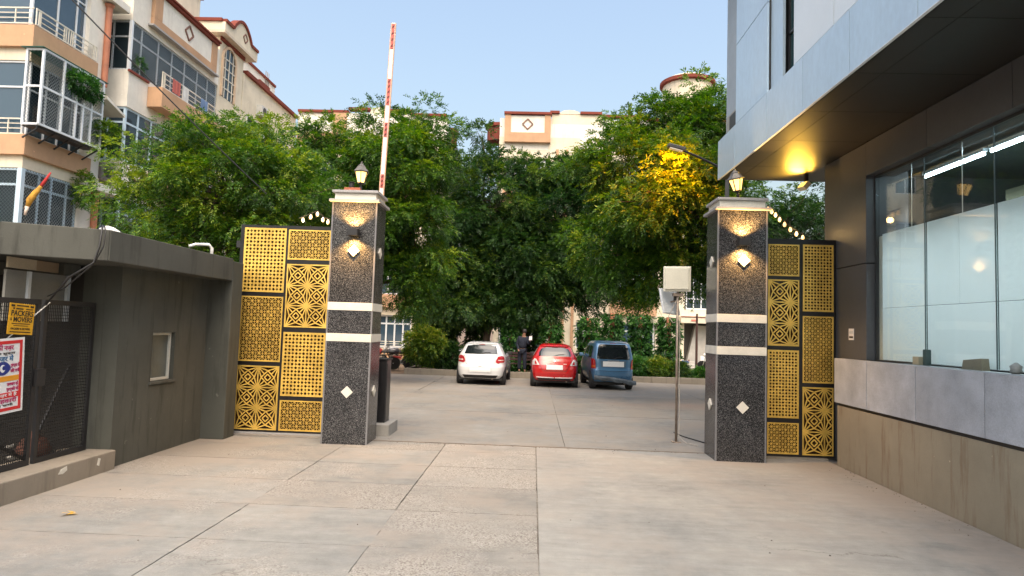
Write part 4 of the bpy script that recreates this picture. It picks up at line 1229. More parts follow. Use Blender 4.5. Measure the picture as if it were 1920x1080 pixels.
def shrub(name, label, c, r, mat, n, cat='shrub', group=None, stems=6, size=.16, length=.16, ll=.07, lw=.032, bias=.1, K=9):
    t = thing(name, label, cat, (c[0], c[1], max(.08, c[2] - r[2])), group)
    d = unit(nr.normal(0, 1, (n, 3))); rad = nr.uniform(.2, 1, (n, 1)) ** .5
    P = np.array(c) + d * rad * np.array(r); P[:, 2] = np.maximum(P[:, 2], .14)
    tone = .35 + bias + .25 * d[:, 2] * rad[:, 0] + nr.normal(0, .14, n)  # paler towards the top: light from above put into the leaf tint
    leaf_mesh('foliage', P, d + nr.normal(0, .5, d.shape), mat, t, K=K, length=length, ll=ll, lw=lw, tint=tone)
    st = MB()
    for k in range(stems):
        a = rng.uniform(0, 6.28); e = rng.uniform(.3, .85)
        st.tube([(c[0] + .1 * r[0] * math.cos(a), c[1] + .1 * r[1] * math.sin(a), max(.05, c[2] - r[2])), (c[0] + .5 * e * r[0] * math.cos(a), c[1] + .5 * e * r[1] * math.sin(a), c[2] - .2 * r[2]), (c[0] + e * r[0] * math.cos(a), c[1] + e * r[1] * math.sin(a), c[2] + .4 * r[2])], [.02, .014, .006], 6)
    st.build('stem', BARK, t)
    return t


shrub('leafy_shrub', 'bright yellow green shrub at the end of the bed left of the white car', (-4.55, 26.7, 1.25), (.85, .55, .72), LEAF_Y, 900, length=.22, ll=.13, lw=.06, bias=.18, K=7)
shrub('dark_shrub', 'dark low shrub between the bright shrub and the white car', (-3.6, 27.2, .75), (.7, .5, .6), LEAF_D, 700, length=.2, ll=.11, lw=.05, bias=-.1, K=7)
gs = 'low plants along the bed right of the blue car'
for (x, y, z, r, lb, mt) in ((4.35, 27.0, .55, .55, 'bushy low green plant just right of the blue car', LEAF_C), (5.2, 26.9, .5, .6, 'low green plant in the middle of the bed edge right of the blue car', LEAF_Y),
                             (6.0, 26.8, .45, .45, 'small dark plant at the pole of the antenna post', LEAF_D), (7.0, 26.8, .35, .35, 'small plant on the bed edge against the right pillar', LEAF_C), (4.8, 29.5, .7, .8, 'taller bright green bush behind the blue car, before the creeper columns', LEAF_C), (3.3, 30, .8, .9, 'dark green bush behind the red and blue cars', LEAF_C)):
    shrub('low_plant', lb, (x, y, z), (r, r * .7, r * .8), mt, int(520 * r / .5), group=gs, length=.17, ll=.10, lw=.04, K=7, bias=.08)


def creeper(x, y, w, z0, z1, label, mat=None, post=None):
    t = thing('creeper_column', label, 'creeper column', (x, y, .1), 'posts grown over with creeper')
    MB().box(x - .09, x + .09, y - .09, y + .09, .05, z1 - .05).build('post', post or TERRA, t)
    n = int(620 * (z1 - z0) / 2.3 * w / .75)
    a = nr.uniform(0, 2 * np.pi, n); rr = (w / 2) * nr.uniform(.5, 1.05, n); z = nr.uniform(z0, z1, n)
    wob = 1 + .16 * np.sin(z * 5 + x * 7)
    P = np.stack([x + rr * wob * np.cos(a), y + rr * wob * np.sin(a), z], 1)
    D = np.stack([np.cos(a), np.sin(a), nr.normal(-.5, .4, n)], 1)
    tone = .42 + nr.normal(0, .16, n)
    leaf_mesh('foliage', P, D, mat or LEAF_C, t, K=6, length=.2, ll=.16, lw=.075, tint=tone)
    return t


for (x, w, z1, lb) in ((.75, .85, 2.35, 'dark creeper column behind the left side of the red car'), (2.4, .8, 2.6, 'shaded creeper column behind the gap between the red and blue cars'), (3.42, .78, 2.85, 'creeper column rising behind the blue car roof'), (4.62, .82, 2.85, 'creeper column just right of the blue car'), (5.85, .85, 2.75, 'creeper column next to the antenna post, by the stair entrance'), (8.25, .7, 2.7, 'creeper column close to the right gate pillar'), (-.95, .8, 2.4, 'dark creeper column between the white and red cars')):
    creeper(x, 28.0, w * .86, .25, z1, lb)

for (x, y, w, z1, lb) in ((-3.95, 29.0, .95, 3.6, 'dark ivy covered trunk beside the bright shrub, left of the white car'), (-2.6, 29.6, .8, 3.4, 'dark ivy covered trunk rising behind the white car'), (-.2, 29.8, .7, 3.2, 'dark ivy covered trunk behind the bench'), (-4.9, 29.6, .8, 3.4, 'dark ivy covered trunk right above the bright shrub')):
    creeper(x, y, w, .2, z1, lb, LEAF_D, BARK)

# lawn grass
n = 7000
P = np.stack([nr.uniform(5.0, 12, n), nr.uniform(26.3, 33, n), np.full(n, .13)], 1)
gg = leaf_mesh('lawn_grass', P, np.stack([nr.normal(0, .5, n), nr.normal(0, .5, n), np.ones(n)], 1), leafmat('grass_blades', (.05, .10, .015), (.13, .20, .03), (.22, .26, .05)), None, K=4, length=.10, ll=.09, lw=.02, droop=0)
tag(gg, 'short bright green lawn grass beyond the bed', 'grass', kind='stuff')
# a few dry leaves and grit on the drive
dl_ = MB()
for k in range(5):
    a = rng.uniform(0, 6); p = Vector((-4.55 + rng.uniform(-.05, .05), 6.35 + rng.uniform(-.04, .04), .012 + .006 * k)); u = Vector((math.cos(a), math.sin(a), .25)) * .045; v = Vector((-math.sin(a), math.cos(a), .1)) * .02
    dl_.add([p - u, p + v, p + u, p - v, p + Vector((0, 0, .004))], [(0, 1, 4), (1, 2, 4), (2, 3, 4), (3, 0, 4)])
tag(dl_.build('fallen_leaf', M('dry_leaf', (.55, .33, .03), .7)), 'yellow fallen leaf on the concrete near the cabin ledge', 'leaf')
gr = MB()
for k in range(220):
    if k % 3 == 0: x, y = rng.uniform(4.5, 4.87), rng.uniform(3, 10.3)
    elif k % 3 == 1: x, y = rng.uniform(-2.3, 2.9), rng.gauss(10.98, .05)
    else: x, y = rng.uniform(-5, 4.7), rng.uniform(4, 20)
    s = rng.uniform(.003, .009)
    gr.obox((x, y, s * .4 if y < 26 else .1), (s * 1.6, s, s), Matrix.Rotation(rng.uniform(0, 6), 3, 'Z'))
tag(gr.build('grit', M('grit', (.13, .11, .09), .9, var=.5, vscale=2)), 'loose grit scattered on the concrete drive', 'grit', kind='stuff')

# ------------------------------------------------------------------ cars (rear at y = 0, nose towards +y)
def interp(tab, z):
    for i in range(len(tab) - 1):
        a, b = tab[i], tab[i + 1]
        if z <= b[0]:
            u = (z - a[0]) / (b[0] - a[0]); u = max(0, u)
            return [a[k] + (b[k] - a[k]) * u for k in range(1, len(a))]
    return list(tab[-1][1:])


GLASSC = M('car_glass', (.012, .016, .02), .04, var=0, fine=0, spec=.8)
RUB = M('tyre_rubber', (.016, .016, .017), .85, var=.2)
PLATE = M('blank_plate', (.80, .80, .80), .45, var=.03)
REDL = M('red_lens', (.36, .008, .01), .12, var=.1, spec=.7, coat=.6)
WHTL = M('clear_lens', (.62, .60, .58), .15, var=.3, vscale=12, spec=.7, coat=.6)
AMB = M('amber_lens', (.55, .14, .02), .15, var=.1, coat=.6)
TRIM = M('black_trim', (.02, .02, .021), .6)


def car(label, tab, n_exp, paint, loc, rotz, spec):
    t = thing('parked_car', label, 'car', (0, 0, 0), 'cars parked along the bed')
    def outline(z):
        w, r, f = interp(tab, z); return w, r, f
    def rear_y(x, z):
        w, r, f = outline(z); c, l = (r + f) / 2, (f - r) / 2
        return c - l * max(1e-4, 1 - min(.999, abs(x / w)) ** n_exp) ** (1 / n_exp)
    def side_x(y, z):
        w, r, f = outline(z); c, l = (r + f) / 2, (f - r) / 2
        return w * max(1e-4, 1 - min(.999, abs((y - c) / l)) ** n_exp) ** (1 / n_exp)
    # lofted body
    zs = []
    for i in range(len(tab) - 1):
        k = 6
        for j in range(k): zs.append(tab[i][0] + (tab[i + 1][0] - tab[i][0]) * j / k)
    zs.append(tab[-1][0])
    N = 128; vs = []
    for z in zs:
        w, r, f = outline(z); c, l = (r + f) / 2, (f - r) / 2
        for j in range(N):
            a = 2 * math.pi * j / N; ca, sa = math.cos(a), math.sin(a)
            e = 2 / n_exp
            vs.append((w * math.copysign(abs(ca) ** e, ca), c + l * math.copysign(abs(sa) ** e, sa), z))
    fs = []
    for i in range(len(zs) - 1):
        for j in range(N): fs.append((i * N + j, i * N + (j + 1) % N, (i + 1) * N + (j + 1) % N, (i + 1) * N + j))
    fs.append(tuple(range(N - 1, -1, -1))); fs.append(tuple((len(zs) - 1) * N + j for j in range(N)))
    body = MB().add(vs, fs).build('body', paint, t, smooth=True)
    def subdiv(poly, k=5):
        return [(poly[i][0] + (poly[(i + 1) % len(poly)][0] - poly[i][0]) * j / k, poly[i][1] + (poly[(i + 1) % len(poly)][1] - poly[i][1]) * j / k) for i in range(len(poly)) for j in range(k)]
    def span(poly, v):
        xs = []
        for i in range(len(poly)):
            (a, b), (c, d) = poly[i], poly[(i + 1) % len(poly)]
            if (b - v) * (d - v) <= 0 and abs(d - b) > 1e-9: xs.append(a + (c - a) * (v - b) / (d - b))
        return (min(xs), max(xs)) if xs else None
    def patch(poly, P_, name, mat, rows=10, cols=16):
        """a piece of bodywork laid on the shell: polygon scanned row by row, with a rim"""
        v0, v1 = min(b for a, b in poly), max(b for a, b in poly)
        e = (v1 - v0) * .004
        vs_, fs_ = [], []
        for lay in (0, 1):
            for i in range(rows + 1):
                v = v0 + e + (v1 - v0 - 2 * e) * i / rows
                a, b = span(poly, v)
                for j in range(cols + 1): vs_.append(P_(a + (b - a) * j / cols, v, lay))
        W_ = cols + 1; T_ = (rows + 1) * W_
        for i in range(rows):
            for j in range(cols): fs_.append((T_ + i * W_ + j, T_ + i * W_ + j + 1, T_ + (i + 1) * W_ + j + 1, T_ + (i + 1) * W_ + j))
        rim = [j for j in range(W_)] + [i * W_ + cols for i in range(1, rows + 1)] + [rows * W_ + j for j in range(cols - 1, -1, -1)] + [i * W_ for i in range(rows - 1, 0, -1)]
        for i in range(len(rim)):
            a, b = rim[i], rim[(i + 1) % len(rim)]; fs_.append((a, b, T_ + b, T_ + a))
        return MB().add(vs_, fs_).build(name, mat, t, smooth=False)
    def rear(poly, mat, name, off=.006, parent=None, k=5):
        return patch(poly, lambda x, z, l: (x, rear_y(x, z) + (-off if l else .012), z), name, mat)
    def side(poly, s, mat, name, off=.006):
        return patch(poly, lambda y, z, l: (s * (side_x(y, z) + (off if l else -.012)), y, z), name, mat)
    rear(spec['glass'], GLASSC, 'rear_window')
    for s in (-1, 1):
        for poly, mt, nm in spec['lights']:
            rear([(s * a, b) for a, b in poly], mt, nm, .012)
        for poly in spec['sides']: side(poly, s, GLASSC, 'side_window')
        hw = spec['half']
        # wheels with arches
        for wy in spec['wheels']:
            rr = spec['wr']
            side([(wy + (rr + .06) * math.cos(a * math.pi / 8), .30 + (rr + .06) * math.sin(a * math.pi / 8)) for a in range(9)], s, TRIM, 'wheel_arch', .004)
            ty = thing('wheel', None, None, (0, 0, 0)); ty.parent = t
            xw = s * (hw - .10)
            q = Matrix.Rotation(math.pi / 2, 3, 'Y')
            MB().lathe([(rr * .62, -.10), (rr * .93, -.098), (rr, -.075), (rr, .075), (rr * .93, .098), (rr * .62, .10)], (xw, wy, rr), 24, rot=q).build('tyre', RUB, ty, smooth=False)
            MB().lathe([(.02, -.085), (rr * .6, -.09), (rr * .63, 0), (rr * .6, .09), (.02, .085)], (xw, wy, rr), 20, rot=q).build('rim', CHROME, ty)
        mh = MB(); mz = spec['mirror'][1]; my = spec['mirror'][0]; mx_ = side_x(my, mz)
        mh.obox((s * (mx_ + .11), my, mz), (.16, .09, .12), Matrix.Rotation(s * .15, 3, 'Z')); mh.bar((s * (mx_ - .02), my, mz - .04), (s * (mx_ + .06), my, mz - .03), .05)
        mh.build('wing_mirror', spec.get('mirror_mat', paint), t, bevel=.02)
        # shut line of the tailgate
    lw_ = MB()
    tg = spec['tailgate']
    for i in range(len(tg) - 1):
        for k in range(6):
            p0 = [tg[i][q] + (tg[i + 1][q] - tg[i][q]) * k / 6 for q in (0, 1)]; p1 = [tg[i][q] + (tg[i + 1][q] - tg[i][q]) * (k + 1) / 6 for q in (0, 1)]
            for s in (-1, 1):
                lw_.bar((s * p0[0], rear_y(p0[0], p0[1]) - .001, p0[1]), (s * p1[0], rear_y(p1[0], p1[1]) - .001, p1[1]), .009, .006, up=(0, 1, 0))
    lw_.build('tailgate_seam', TRIM, t)
    rear(spec['plate'], PLATE, 'number_plate', .02)
    for poly, mt, nm, off in spec.get('extra', ()): rear(poly, mt, nm, off)
    # wiper
    gz = spec['wiper']
    MB().tube([(0, rear_y(0, gz) - .02, gz), (.12, rear_y(.12, gz + .05) - .02, gz + .05), (.33, rear_y(.33, gz + .06) - .018, gz + .06)], .009, 6).build('rear_wiper', TRIM, t)
    # spoiler over the window, and underside
    sp = spec['spoiler']
    m_ = MB(); k = 9; rows = []
    for i in range(k):
        x = -sp[0] + 2 * sp[0] * i / (k - 1); y = rear_y(x, sp[1])
        rows.append(((x, y + .10, sp[1] + .035), (x, y - sp[2], sp[1] + .008), (x, y - sp[2] + .01, sp[1] - .018), (x, y + .10, sp[1] - .02)))
    vs_ = [v for r_2 in rows for v in r_2]
    fs_ = [(i * 4 + j, (i + 1) * 4 + j, (i + 1) * 4 + (j + 1) % 4, i * 4 + (j + 1) % 4) for i in range(k - 1) for j in range(4)] + [(0, 1, 2, 3), tuple(4 * (k - 1) + j for j in (3, 2, 1, 0))]
    m_.add(vs_, fs_).build('spoiler', paint, t, smooth=False)
    MB().prism([(-.1, sp[1] - .019), (.1, sp[1] - .019), (.1, sp[1] - .005), (-.1, sp[1] - .005)], 'y', rear_y(0, sp[1]) - sp[2] - .004, rear_y(0, sp[1]) - sp[2] + .02).build('brake_light', REDL, t)
    hw = spec['half']
    BX(-hw + .12, hw - .12, .25, 3.2, .17, .30).build('underbody', TRIM, t)
    MB().tube([(.42, .1, .22), (.42, .6, .24)], .025, 8).build('exhaust', STEEL, t)
    t.location = loc; t.rotation_euler = (0, 0, rotz)
    return t, rear_y


WHITEP = M('white_car_paint', (.70, .71, .72), .25, var=.02, fine=0, coat=.8)
REDPT = M('red_car_paint', (.50, .010, .012), .25, var=.04, fine=0, coat=.9)
BLUEP = M('blue_car_paint', (.075, .19, .34), .3, metal=.3, var=.06, fine=.03, coat=.7)
hatch = [(.24, .77, .12, 3.62), (.34, .83, .03, 3.70), (.52, .855, .0, 3.72), (.64, .862, .005, 3.70), (.72, .862, .055, 3.6), (.88, .855, .085, 3.3), (.98, .845, .12, 2.75), (1.06, .80, .16, 2.6), (1.24, .70, .32, 2.3), (1.38, .625, .43, 2.0), (1.45, .56, .56, 1.85), (1.485, .44, .80, 1.6), (1.495, .2, 1.05, 1.4)]
car('white hatchback parked with its rear to the gate, left of the red one', hatch, 6.5, WHITEP, (-1.80, 22.2, 0), R(-1.5), dict(
    half=.86, glass=[(-.585, 1.07), (.585, 1.07), (.55, 1.2), (.50, 1.36), (.3, 1.385), (-.3, 1.385), (-.50, 1.36), (-.55, 1.2)],
    lights=[([(.53, .80), (.545, .90), (.60, 1.0), (.72, 1.03), (.80, 1.0), (.82, .84), (.79, .775), (.62, .765)], REDL, 'tail_light'), ([(.60, .85), (.62, .89), (.79, .90), (.79, .86)], WHTL, 'reverse_light')],
    sides=[[(.75, 1.06), (.95, 1.34), (2.05, 1.36), (2.45, 1.08)]], wheels=(.62, 3.05), wr=.30, mirror=(2.35, 1.06), mirror_mat=TRIM,
    tailgate=[(.60, 1.03), (.53, .95), (.50, .74), (.36, .655), (0, .65)], plate=[(-.36, .46), (.36, .46), (.36, .60), (-.36, .60)],
    extra=[([(-.42, .42), (.42, .42), (.40, .635), (-.40, .635)], M('white_bumper_inset', (.60, .61, .62), .4, var=.03), 'bumper_inset', .004), ([(-.06, .655), (.06, .655), (.06, .675), (-.06, .675)], TRIM, 'handle', .008), ([(-.55, .25), (.55, .25), (.62, .36), (-.62, .36)], TRIM, 'bumper_skirt', .006)],
    wiper=1.08, spoiler=(.52, 1.41, .05)))
rh = [(.25, .77, .10, 3.55), (.34, .81, .03, 3.62), (.50, .83, .0, 3.66), (.66, .835, .01, 3.62), (.78, .835, .04, 3.5), (.90, .825, .10, 3.2), (1.00, .80, .17, 2.7), (1.06, .765, .20, 2.55), (1.24, .665, .34, 2.25), (1.38, .59, .46, 1.95), (1.46, .52, .60, 1.8), (1.50, .40, .85, 1.55), (1.51, .18, 1.05, 1.4)]
car('bright red hatchback parked between the white car and the blue one', rh, 5.5, REDPT, (.77, 22.15, 0), R(-1), dict(
    half=.835, glass=[(-.56, 1.08), (.56, 1.08), (.55, 1.2), (.47, 1.34), (.3, 1.38), (-.3, 1.38), (-.47, 1.34), (-.55, 1.2)],
    lights=[([(.52, .78), (.77, .755), (.78, .90), (.70, .99), (.645, .98)], WHTL, 'tail_light'), ([(.60, .80), (.70, .80), (.69, .90), (.655, .92)], REDL, 'brake_lamp')],
    sides=[[(.75, 1.08), (.95, 1.34), (1.95, 1.36), (2.4, 1.09)]], wheels=(.60, 3.0), wr=.30, mirror=(2.3, 1.08), mirror_mat=TRIM,
    tailgate=[(.62, 1.03), (.52, .80), (.40, .58), (0, .575)], plate=[(-.28, .63), (.28, .63), (.28, .79), (-.28, .79)],
    extra=[([(-.62, .345), (-.02, .335), (-.02, .365), (-.62, .378)], PLATE, 'bumper_strip', .012), ([(.02, .335), (.62, .345), (.62, .378), (.02, .365)], PLATE, 'bumper_strip', .012), ([(-.55, .26), (.55, .26), (.6, .33), (-.6, .33)], TRIM, 'bumper_skirt', .006), ([(-.03, .91), (0, .885), (.03, .91), (.02, .95), (-.02, .95)], CHROME, 'badge', .008), ([(.30, .82), (.42, .82), (.42, .835), (.30, .835)], CHROME, 'badge', .006)],
    wiper=1.09, spoiler=(.48, 1.405, .06)))
bw = [(.28, .66, .10, 3.40), (.36, .70, .03, 3.45), (.50, .725, .0, 3.48), (.66, .735, .005, 3.46), (.75, .737, .05, 3.4), (.95, .737, .06, 3.1), (1.05, .735, .07, 2.7), (1.15, .72, .09, 2.55), (1.45, .655, .17, 2.2), (1.58, .61, .26, 2.05), (1.64, .55, .42, 1.9), (1.665, .42, .6, 1.7), (1.67, .2, .8, 1.5)]
bc, bry = car('tall blue hatchback with a hanging broken bumper, rightmost of the parked cars', bw, 9, BLUEP, (2.78, 22.1, 0), R(3), dict(
    half=.735, glass=[(-.55, 1.05), (.55, 1.05), (.57, 1.12), (.50, 1.52), (.42, 1.56), (-.42, 1.56), (-.50, 1.52), (-.57, 1.12)],
    lights=[([(.60, .72), (.725, .72), (.725, 1.06), (.66, 1.06), (.615, .98)], REDL, 'tail_light'), ([(.615, .76), (.715, .76), (.715, .83), (.615, .83)], AMB, 'indicator')],
    sides=[[(.35, 1.08), (.40, 1.48), (1.1, 1.50), (1.1, 1.08)], [(1.2, 1.08), (1.2, 1.50), (2.05, 1.48), (2.45, 1.10)]], wheels=(.55, 2.92), wr=.28, mirror=(2.2, 1.12),
    tailgate=[(.58, 1.62), (.60, 1.05), (.58, .66), (0, .64)], plate=[(-.36, .80), (.36, .80), (.36, .975), (-.36, .975)],
    extra=[([(-.42, .78), (.42, .78), (.45, 1.0), (-.45, 1.0)], M('blue_recess', (.075, .13, .19), .4), 'plate_recess', .004), ([(-.2, .99), (.2, .99), (.2, 1.01), (-.2, 1.01)], CHROME, 'garnish', .012)],
    wiper=1.06, spoiler=(.48, 1.60, .04)))
# torn bumper skin hanging off at one side
tb = MB(); k = 13; rows = []
for i in range(k):
    x = -.66 + 1.42 * i / (k - 1); u = i / (k - 1); sag = -.16 * u ** 1.5; yb = bry(min(.62, max(-.62, x * .9)), .5) - .05 - .10 * u ** 2
    rows.append(((x, yb, .50 + sag), (x, yb - .035, .44 + sag), (x, yb - .02, .36 + sag + .02 * math.sin(i * 1.7)), (x, yb + .02, .34 + sag + .02 * math.sin(i * 1.7)), (x, yb + .03, .48 + sag)))
vs_ = [v for r2 in rows for v in r2]
fs_ = [(i * 5 + j, (i + 1) * 5 + j, (i + 1) * 5 + (j + 1) % 5, i * 5 + (j + 1) % 5) for i in range(k - 1) for j in range(5)] + [(0, 1, 2, 3, 4), tuple(5 * (k - 1) + j for j in (4, 3, 2, 1, 0))]
tb.add(vs_, fs_).build('torn_bumper', M('torn_bumper', (.05, .06, .07), .6, var=.4, vscale=6, col2=(.13, .16, .19)), bc, local=(0, 0, 0))

# ------------------------------------------------------------------ bench, person, motorbikes
be = thing('park_bench', 'maroon slatted bench behind the gap between the white and red cars', 'bench', (-.45, 26.9, .1), None)
MAR = M('maroon_paint', (.035, .010, .009), .6, var=.2)
for k in range(4): BX(-1.2, .4, 26.72 + .1 * k, 26.80 + .1 * k, .52, .55).build('seat_slat', MAR, be, bevel=.005)
for k in range(3): BX(-1.2, .4, 27.14 + .02 * k, 27.165 + .02 * k, .66 + .13 * k, .75 + .13 * k).build('back_slat', MAR, be, bevel=.005)
for x in (-1.1, .3):
    MB().bar((x, 26.74, .09), (x, 26.74, .52), .05).bar((x, 27.1, .09), (x, 27.2, 1.03), .05).bar((x, 26.72, .49), (x, 27.13, .49), .05).build('bench_frame', BLACKM, be)

pe = thing('person', 'person in dark navy clothes standing between the white and red cars', 'person', (-.42, 26.3, .245), None)
NAVY = M('navy_cloth', (.010, .014, .028), .9, var=.2); SKIN = M('skin', (.24, .13, .08), .55, var=.05); HAIR = M('hair', (.012, .010, .009), .6)


def skin(name, verts, edges, radii, mat, parent, sub=2):
    me = bpy.data.meshes.new(name); o_ = org(parent)
    me.from_pydata([Vector(v) - o_ for v in verts], edges, [])
    o = bpy.data.objects.new(name, me); COL.objects.link(o); o.parent = parent
    sk = o.modifiers.new('skin', 'SKIN')
    lay = me.skin_vertices[0].data if me.skin_vertices else None
    if lay is None:
        bm = __import__('bmesh').new(); bm.from_mesh(me); bm.verts.layers.skin.verify(); bm.to_mesh(me); bm.free(); lay = me.skin_vertices[0].data
    for i, r in enumerate(radii):
        lay[i].radius = (r, r) if not hasattr(r, '__len__') else r
        lay[i].use_root = (i == 0)
    sb = o.modifiers.new('sub', 'SUBSURF'); sb.levels = sub; sb.render_levels = sub
    sk.use_smooth_shade = True
    me.materials.append(mat)
    return o


px, py, pz = -.42, 26.3, .245
V = [(px, py, pz + .92), (px, py, pz + 1.12), (px + .02, py - .01, pz + 1.36), (px + .03, py - .01, pz + 1.47), (px + .06, py - .03, pz + 1.56), (px + .07, py - .03, pz + 1.68),
     (px - .09, py + .02, pz + .86), (px - .11, py + .03, pz + .47), (px - .12, py + .06, pz + .08), (px - .09, py - .08, pz + .035),
     (px + .09, py - .02, pz + .86), (px + .10, py - .06, pz + .47), (px + .11, py - .02, pz + .08), (px + .13, py - .17, pz + .035),
     (px - .15, py + .02, pz + 1.39), (px - .22, py + .02, pz + 1.12), (px - .16, py - .12, pz + .90), (px - .14, py - .17, pz + .82),
     (px + .19, py - .02, pz + 1.39), (px + .24, py - .08, pz + 1.13), (px + .30, py - .26, pz + 1.27), (px + .32, py - .32, pz + 1.34)]
E_ = [(0, 1), (1, 2), (2, 3), (3, 4), (4, 5), (0, 6), (6, 7), (7, 8), (8, 9), (0, 10), (10, 11), (11, 12), (12, 13), (2, 14), (14, 15), (15, 16), (16, 17), (2, 18), (18, 19), (19, 20), (20, 21)]
Rr = [(.11, .08), (.11, .07), (.11, .07), .055, .075, .085, .06, .045, .035, .04, .06, .045, .035, .04, .045, .035, .03, .03, .045, .035, .03, .03]
bd = skin('body', V, E_, Rr, [SKIN][0], pe)
Vc = V[:3] + [V[3]]
# clothing: shirt and trousers follow the body a little larger
skin('shirt', [V[0], V[1], V[2], V[14], V[15], V[16], V[18], V[19], V[20]], [(0, 1), (1, 2), (2, 3), (3, 4), (4, 5), (2, 6), (6, 7), (7, 8)], [(.19, .15), (.18, .14), (.175, .13), .08, .062, .05, .08, .062, .05], NAVY, pe)
skin('trousers', [V[0], V[6], V[7], V[8], V[10], V[11], V[12]], [(0, 1), (1, 2), (2, 3), (0, 4), (4, 5), (5, 6)], [(.17, .135), .105, .082, .068, .105, .082, .068], NAVY, pe)
MB().lathe([(.02, .10), (.07, .085), (.096, .04), (.10, -.02), (.085, -.07), (.04, -.09)], (px + .065, py - .015, pz + 1.655), 14).build('hair', HAIR, pe, smooth=True)
ppr = BX(px + .26, px + .38, py - .36, py - .345, pz + 1.30, pz + 1.46).build('paper_sheet', PLATE); tag(ppr, 'white sheet held up by the person between the cars', 'paper')


def motorbike(label, loc, rz, col, white):
    t = thing('motorbike', label, 'motorbike', (0, 0, 0), 'motorbikes parked inside the gate')
    q = Matrix.Rotation(math.pi / 2, 3, 'X')
    for y in (-.62, .62):
        w_ = thing('wheel', None, None); w_.parent = t
        qq = Matrix.Rotation(math.pi / 2, 3, 'Y')
        MB().lathe([(.24, -.05), (.29, -.04), (.30, 0), (.29, .04), (.24, .05), (.23, 0), (.24, -.05)], (0, y, .30), 20, rot=qq).build('tyre', RUB, w_)
        rm_ = MB(); rm_.lathe([(.03, -.05), (.03, .05)], (0, y, .3), 10, rot=qq)
        for k in range(6): rm_.bar((0, y, .3), (0, y + .24 * math.cos(k * 1.047), .3 + .24 * math.sin(k * 1.047)), .018)
        rm_.build('rim', CHROME, w_)
    P = M(label[:8] + '_paint', col, .3, coat=.5)
    MB().lathe([(.04, -.25), (.13, -.2), (.15, 0), (.12, .2), (.05, .26)], (0, .12, .82), 14, rot=Matrix.Rotation(-math.pi / 2, 3, 'X')).build('fuel_tank', P, t, smooth=True)
    BX(-.12, .12, -.66, -.08, .76, .84).build('seat', BLACKM, t, bevel=.03)
    BX(-.14, .14, -.16, .26, .30, .62).build('engine', STEEL, t, bevel=.04)
    f = MB(); f.bar((0, .45, .88), (0, -.1, .62), .05); f.bar((0, -.1, .62), (0, -.6, .7), .05); f.bar((0, -.1, .35), (0, -.62, .3), .04); f.bar((0, .2, .34), (0, .45, .85), .05)
    f.build('frame', BLACKM, t)
    for s in (-1, 1): MB().bar((s * .08, .62, .30), (s * .08, .44, .92), .035).build('fork', CHROME, t)
    MB().tube([(-.36, .32, 1.04), (-.2, .42, 1.0), (.2, .42, 1.0), (.36, .32, 1.04)], .016, 7).build('handlebar', BLACKM, t)
    MB().lathe([(.02, -.06), (.08, -.04), (.10, .04), (.03, .07)], (0, .52, .90), 12, rot=Matrix.Rotation(-math.pi / 2, 3, 'X')).build('headlight', white, t)
    MB().prism([(-.62, .60), (-.95, .62), (-.98, .50), (-.92, .52), (-.62, .64)], 'x', -.09, .09).build('rear_mudguard', P, t)
    BX(-.05, .05, -.99, -.97, .60, .68).build('tail_light', REDL, t)
    MB().tube([(.14, .1, .3), (.16, -.3, .26), (.17, -.8, .34)], [.03, .045, .05], 8).build('exhaust', CHROME, t)
    for s in (-1, 1):
        MB().tube([(s * .28, .38, 1.03), (s * .34, .36, 1.18)], .007, 5).obox((s * .36, .36, 1.22), (.11, .02, .07), Matrix.Rotation(0, 3, 'Z')).build('mirror', BLACKM, t)
    MB().bar((-.02, -.15, .34), (-.26, -.1, .02), .025).build('side_stand', BLACKM, t)
    t.location = loc; t.rotation_euler = (0, R(-6), R(rz))
    return t


motorbike('dark motorbike nearest the bright shrub left of the bed', (-6.1, 28.6, .0), 105, (.05, .05, .06), WHTL)
motorbike('motorbike with red paint parked beyond the boom cabinet', (-6.75, 28.2, .0), 95, (.32, .03, .03), WHTL)
motorbike('motorbike with pale tank under the far left balcony', (-6.5, 30.2, .0), 110, (.45, .45, .47), WHTL)
motorbike('blue and white scooter like motorbike behind the antenna post', (7.2, 33.8, .02), 60, (.10, .16, .30), WHTL)
motorbike('dark motorbike beside the stair entrance close to the right pillar', (9.7, 34.6, .02), 75, (.03, .03, .035), WHTL)

# ------------------------------------------------------------------ apartment block on the left
apt = thing('apartment_block', 'cream and tan apartment block with glazed and caged balconies, left behind the cabin', 'apartment block', (-17, 22, 0))


def mesh_x(parent, x, y0, y1, z0, z1, step=.075):
    """diamond wire mesh in a plane of constant x"""
    mb = MB(); r = .0038
    h = z1 - z0
    for s in (1, -1):
        c = y0 - h
        while c < y1:
            a, b = (c, c + h) if s > 0 else (c + h, c)
            za, zb = z0, z1
            # clip to y0..y1
            p, q = (a, za), (b, zb)
            def cl(p, q):
                (ya, z_a), (yb, z_b) = p, q
                pts = []
                for (u, v, w_, t_) in ((ya, z_a, yb, z_b),):
                    t0, t1 = 0, 1; d = w_ - u
                    for lim, sign in ((y0, 1), (y1, -1)):
                        if abs(d) < 1e-9: continue
                        tt = (lim - u) / d
                        if sign * d > 0: t0 = max(t0, tt)
                        else: t1 = min(t1, tt)
                    if t1 <= t0: return None
                    return (u + d * t0, v + (t_ - v) * t0), (u + d * t1, v + (t_ - v) * t1)
            k = cl(p, q)
            if k: mb.bar((x, k[0][0], k[0][1]), (x, k[1][0], k[1][1]), 2 * r, up=(1, 0, 0))
            c += step * 1.414
    o = mb.build('wire_mesh', WIRE, parent, kind='stuff')
    return o


